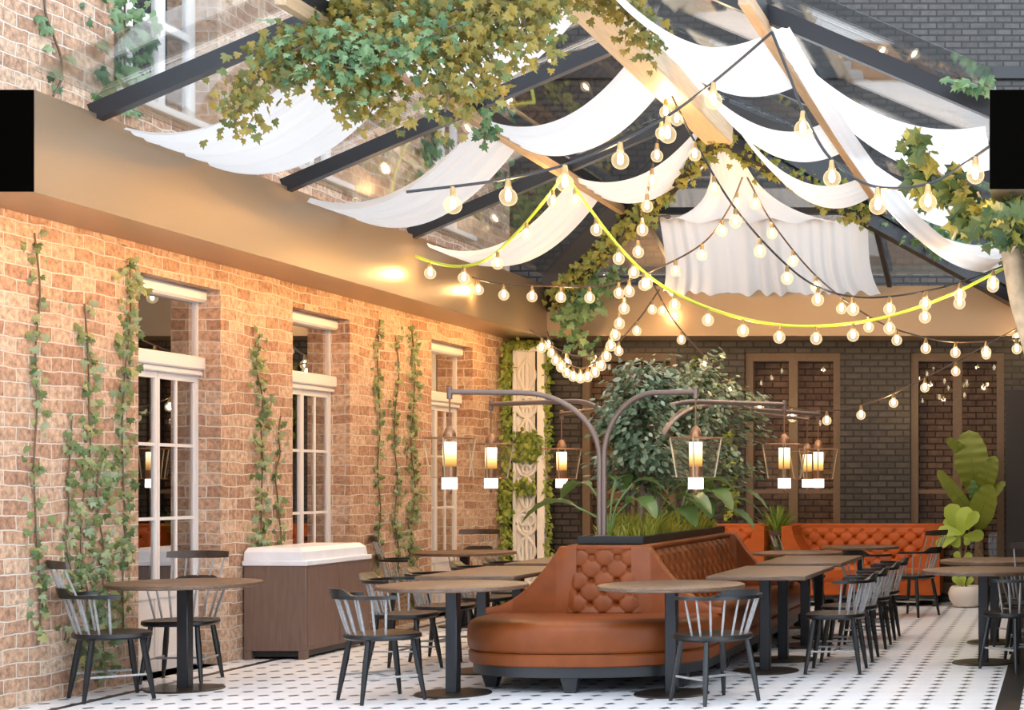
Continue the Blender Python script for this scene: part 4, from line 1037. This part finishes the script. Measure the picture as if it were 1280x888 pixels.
# ------------------------------------------------------------------ lamp posts and lanterns
def arm(post, end, zb, bend):
    p, q = Vector(post), Vector(end); d = Vector((q.x - p.x, q.y - p.y, 0)); ln = d.length; d.normalize()
    s = d.normalized() * .018
    pts = [p + s + Vector((0, 0, .0)), Vector((p.x, p.y, zb)) + s]
    for k in range(1, 13):
        a = (PI / 2) * k / 12; c = bend
        pts.append(Vector((p.x, p.y, 0)) + s + d * (c * (1 - math.cos(a))) + Vector((0, 0, zb + (q.z - zb) * math.sin(a))))
    pts.append(q); return pts
def lamp_post(px_, py_, ends, label, bends):
    z0 = 1.02; e = empty('branching_lamp', (px_, py_, z0), 0, label, 'lamp post', 'branching metal lamps in the planter'); b0 = Vector((px_, py_, z0))
    for (en, bd) in zip(ends, bends):
        m = MB(); m.tube([q - b0 for q in arm((px_, py_, z0), en, 1.62, bd)], .02, 10); m.build('arm_tube', 'tube', e)
        m = MB(); c = Vector(en) - b0; m.lathe([(.012, .035), (.02, .03), (.02, -.05), (.01, -.055)], 10, c, True, True); m.build('arm_tip', 'tube', e)
    m = MB(); m.lathe([(.07, 0), (.07, .012), (.04, .02)], 16, (0, 0, 0), True, True); m.build('foot', 'tube', e)
    return e
ZA = 2.10
A1, A2 = (-4.50, 12.0, ZA), (-2.69, 12.0, ZA)
B1, B2 = (-4.86, 13.9, ZA), (-2.37, 13.95, ZA)
C1, C2, C3 = (-4.84, 15.8, ZA), (-2.37, 15.9, ZA), (-2.68, 17.2, ZA)
lamp_post(-3.45, 12.25, [A1, A2], 'front branching lamp post at near end of the planter trough', [.55, .45])
lamp_post(-3.48, 13.05, [B1, B2], 'middle branching lamp post rising through the planter shrub', [.6, .6])
lamp_post(-3.36, 13.55, [C1, C2, C3], 'rear branching lamp post in the planter trough behind the middle post', [.6, .75, .9])
def make_lantern(drop):
    e = empty('hanging_lantern', (0, 0, 0), 0, '', 'lantern', 'glass lanterns hung from the lamp arms')
    m = MB(); m.tube([(0, 0, -.05), (0, 0, -drop + .06)], .006, 6); m.lathe([(.012, -drop + .09), (.03, -drop + .07), (.045, -drop + .03), (.045, -drop)], 14); m.build('hanger', 'copper', e)
    m = MB(); m.lathe([(.185, -drop), (.16, -drop - .145), (.135, -drop - .29), (.128, -drop - .29), (.153, -drop - .145), (.178, -drop), (.185, -drop)], 40); sh = m.build('glass_shade', 'lantern_glass', e)
    m = MB(); m.tube([(.187 * math.cos(2 * PI * k / 36), .187 * math.sin(2 * PI * k / 36), -drop) for k in range(37)], .0045, 5); m.tube([(-.187, 0, -drop), (.187, 0, -drop)], .004, 5); m.build('top_ring', 'copper', e)
    m = MB()
    for q in range(4): a = PI / 2 * q + .12; m.tube([(.186 * math.cos(a), .186 * math.sin(a), -drop), (.137 * math.cos(a), .137 * math.sin(a), -drop - .29)], .0055, 5)
    m.build('edge_shine_bar', 'edgeshine', e)  # thin bars added to imitate the shine along the glass edges
    m = MB(); m.tube([(.135 * math.cos(2 * PI * k / 36), .135 * math.sin(2 * PI * k / 36), -drop - .29) for k in range(37)], .003, 5); m.tube([(-.135, 0, -drop - .29), (.135, 0, -drop - .29)], .003, 5)
    m.build('bottom_ring', 'copper', e)
    m = MB(); m.lathe([(.048, -drop - .03), (.048, -drop - .21)], 20, (0, 0, 0), True, True); m.build('lamp_tube', 'tubelamp', e)
    m = MB(); m.lathe([(.05, -drop - .21), (.048, -drop - .285)], 20, (0, 0, 0), True, True); m.build('lamp_holder', 'copper', e)
    m = MB(); m.lathe([(.054, -drop - .29), (.054, -drop - .375)], 20, (0, 0, 0), True, True); m.build('led_block', 'ledblock', e)
    m = MB(); m.lathe([(.02, -drop - .375), (.012, -drop - .41), (.002, -drop - .42)], 8, (0, 0, 0), True, True); m.build('finial', 'copper', e)
    return e
lan = None
for p, lb in ((A1, 'hanging glass lantern before third window, leftmost and largest of the lit lanterns'), (B1, 'hanging glass lantern just left of the carved white screen'), (C1, 'hanging glass lantern before the black wall right of carved screen'),
              (A2, 'hanging glass lantern in front of the planter shrub'), (B2, 'hanging glass lantern left of the cluster before the black windows'), (C2, 'hanging glass lantern at the right end of the cluster before black windows'), (C3, 'small far lantern in the middle of the cluster before black windows')):
    if lan is None: e = lan = make_lantern(.34)
    else: e = copy_tree(lan)
    e['label'] = lb; e.location = p
    LIGHTPOS.append(Vector((p[0], p[1], p[2] - .34 - .12)))
NL = 7

# ------------------------------------------------------------------ lights
WARM = (1.0, .62, .28)
for i, p in enumerate(LIGHTPOS):
    l = bpy.data.lights.new('bulb_light', 'POINT'); big_ = i >= len(LIGHTPOS) - NL
    l.energy = 18 if big_ else 14; l.color = WARM; l.shadow_soft_size = .045 if big_ else .03
    o = bpy.data.objects.new('bulb_light', l); COL.objects.link(o); o.location = p
w_ = bpy.data.worlds.new('sky'); sc.world = w_; w_.use_nodes = True
nt = w_.node_tree; bgd = nt.nodes['Background']
tc = N(nt, 'ShaderNodeTexCoord'); sp_ = N(nt, 'ShaderNodeSeparateXYZ'); L(nt, tc.outputs['Generated'], sp_.inputs[0])
rp = ramp(nt, [(0.0, (.72, .82, .97)), (.5, (.76, .87, 1.0)), (1.0, (.78, .89, 1.0))]); mr = N(nt, 'ShaderNodeMapRange'); mr.inputs[1].default_value = -1
L(nt, sp_.outputs[2], mr.inputs[0]); L(nt, mr.outputs[0], rp.inputs[0]); L(nt, rp.outputs[0], bgd.inputs[0]); bgd.inputs[1].default_value = 2.15

# ------------------------------------------------------------------ camera
cam = bpy.data.cameras.new('camera'); co = bpy.data.objects.new('camera', cam); COL.objects.link(co)
co.location = (0, 0, H); co.rotation_euler = (R(90), 0, 0)
cam.sensor_fit = 'HORIZONTAL'; cam.sensor_width = 36; cam.lens = F / 1280 * 36
cam.shift_x = -(CX - 640) / 1280; cam.shift_y = (CY - 444) / 1280
cam.clip_end = 200
sc.camera = co
vs = sc.view_settings
vs.view_transform = 'Standard'; vs.look = 'None'; vs.gamma = 1.0; vs.use_curve_mapping = False; vs.exposure = 0.97
sc.cycles.max_bounces = 8; sc.cycles.transparent_max_bounces = 16
sc.cycles.use_denoising = True
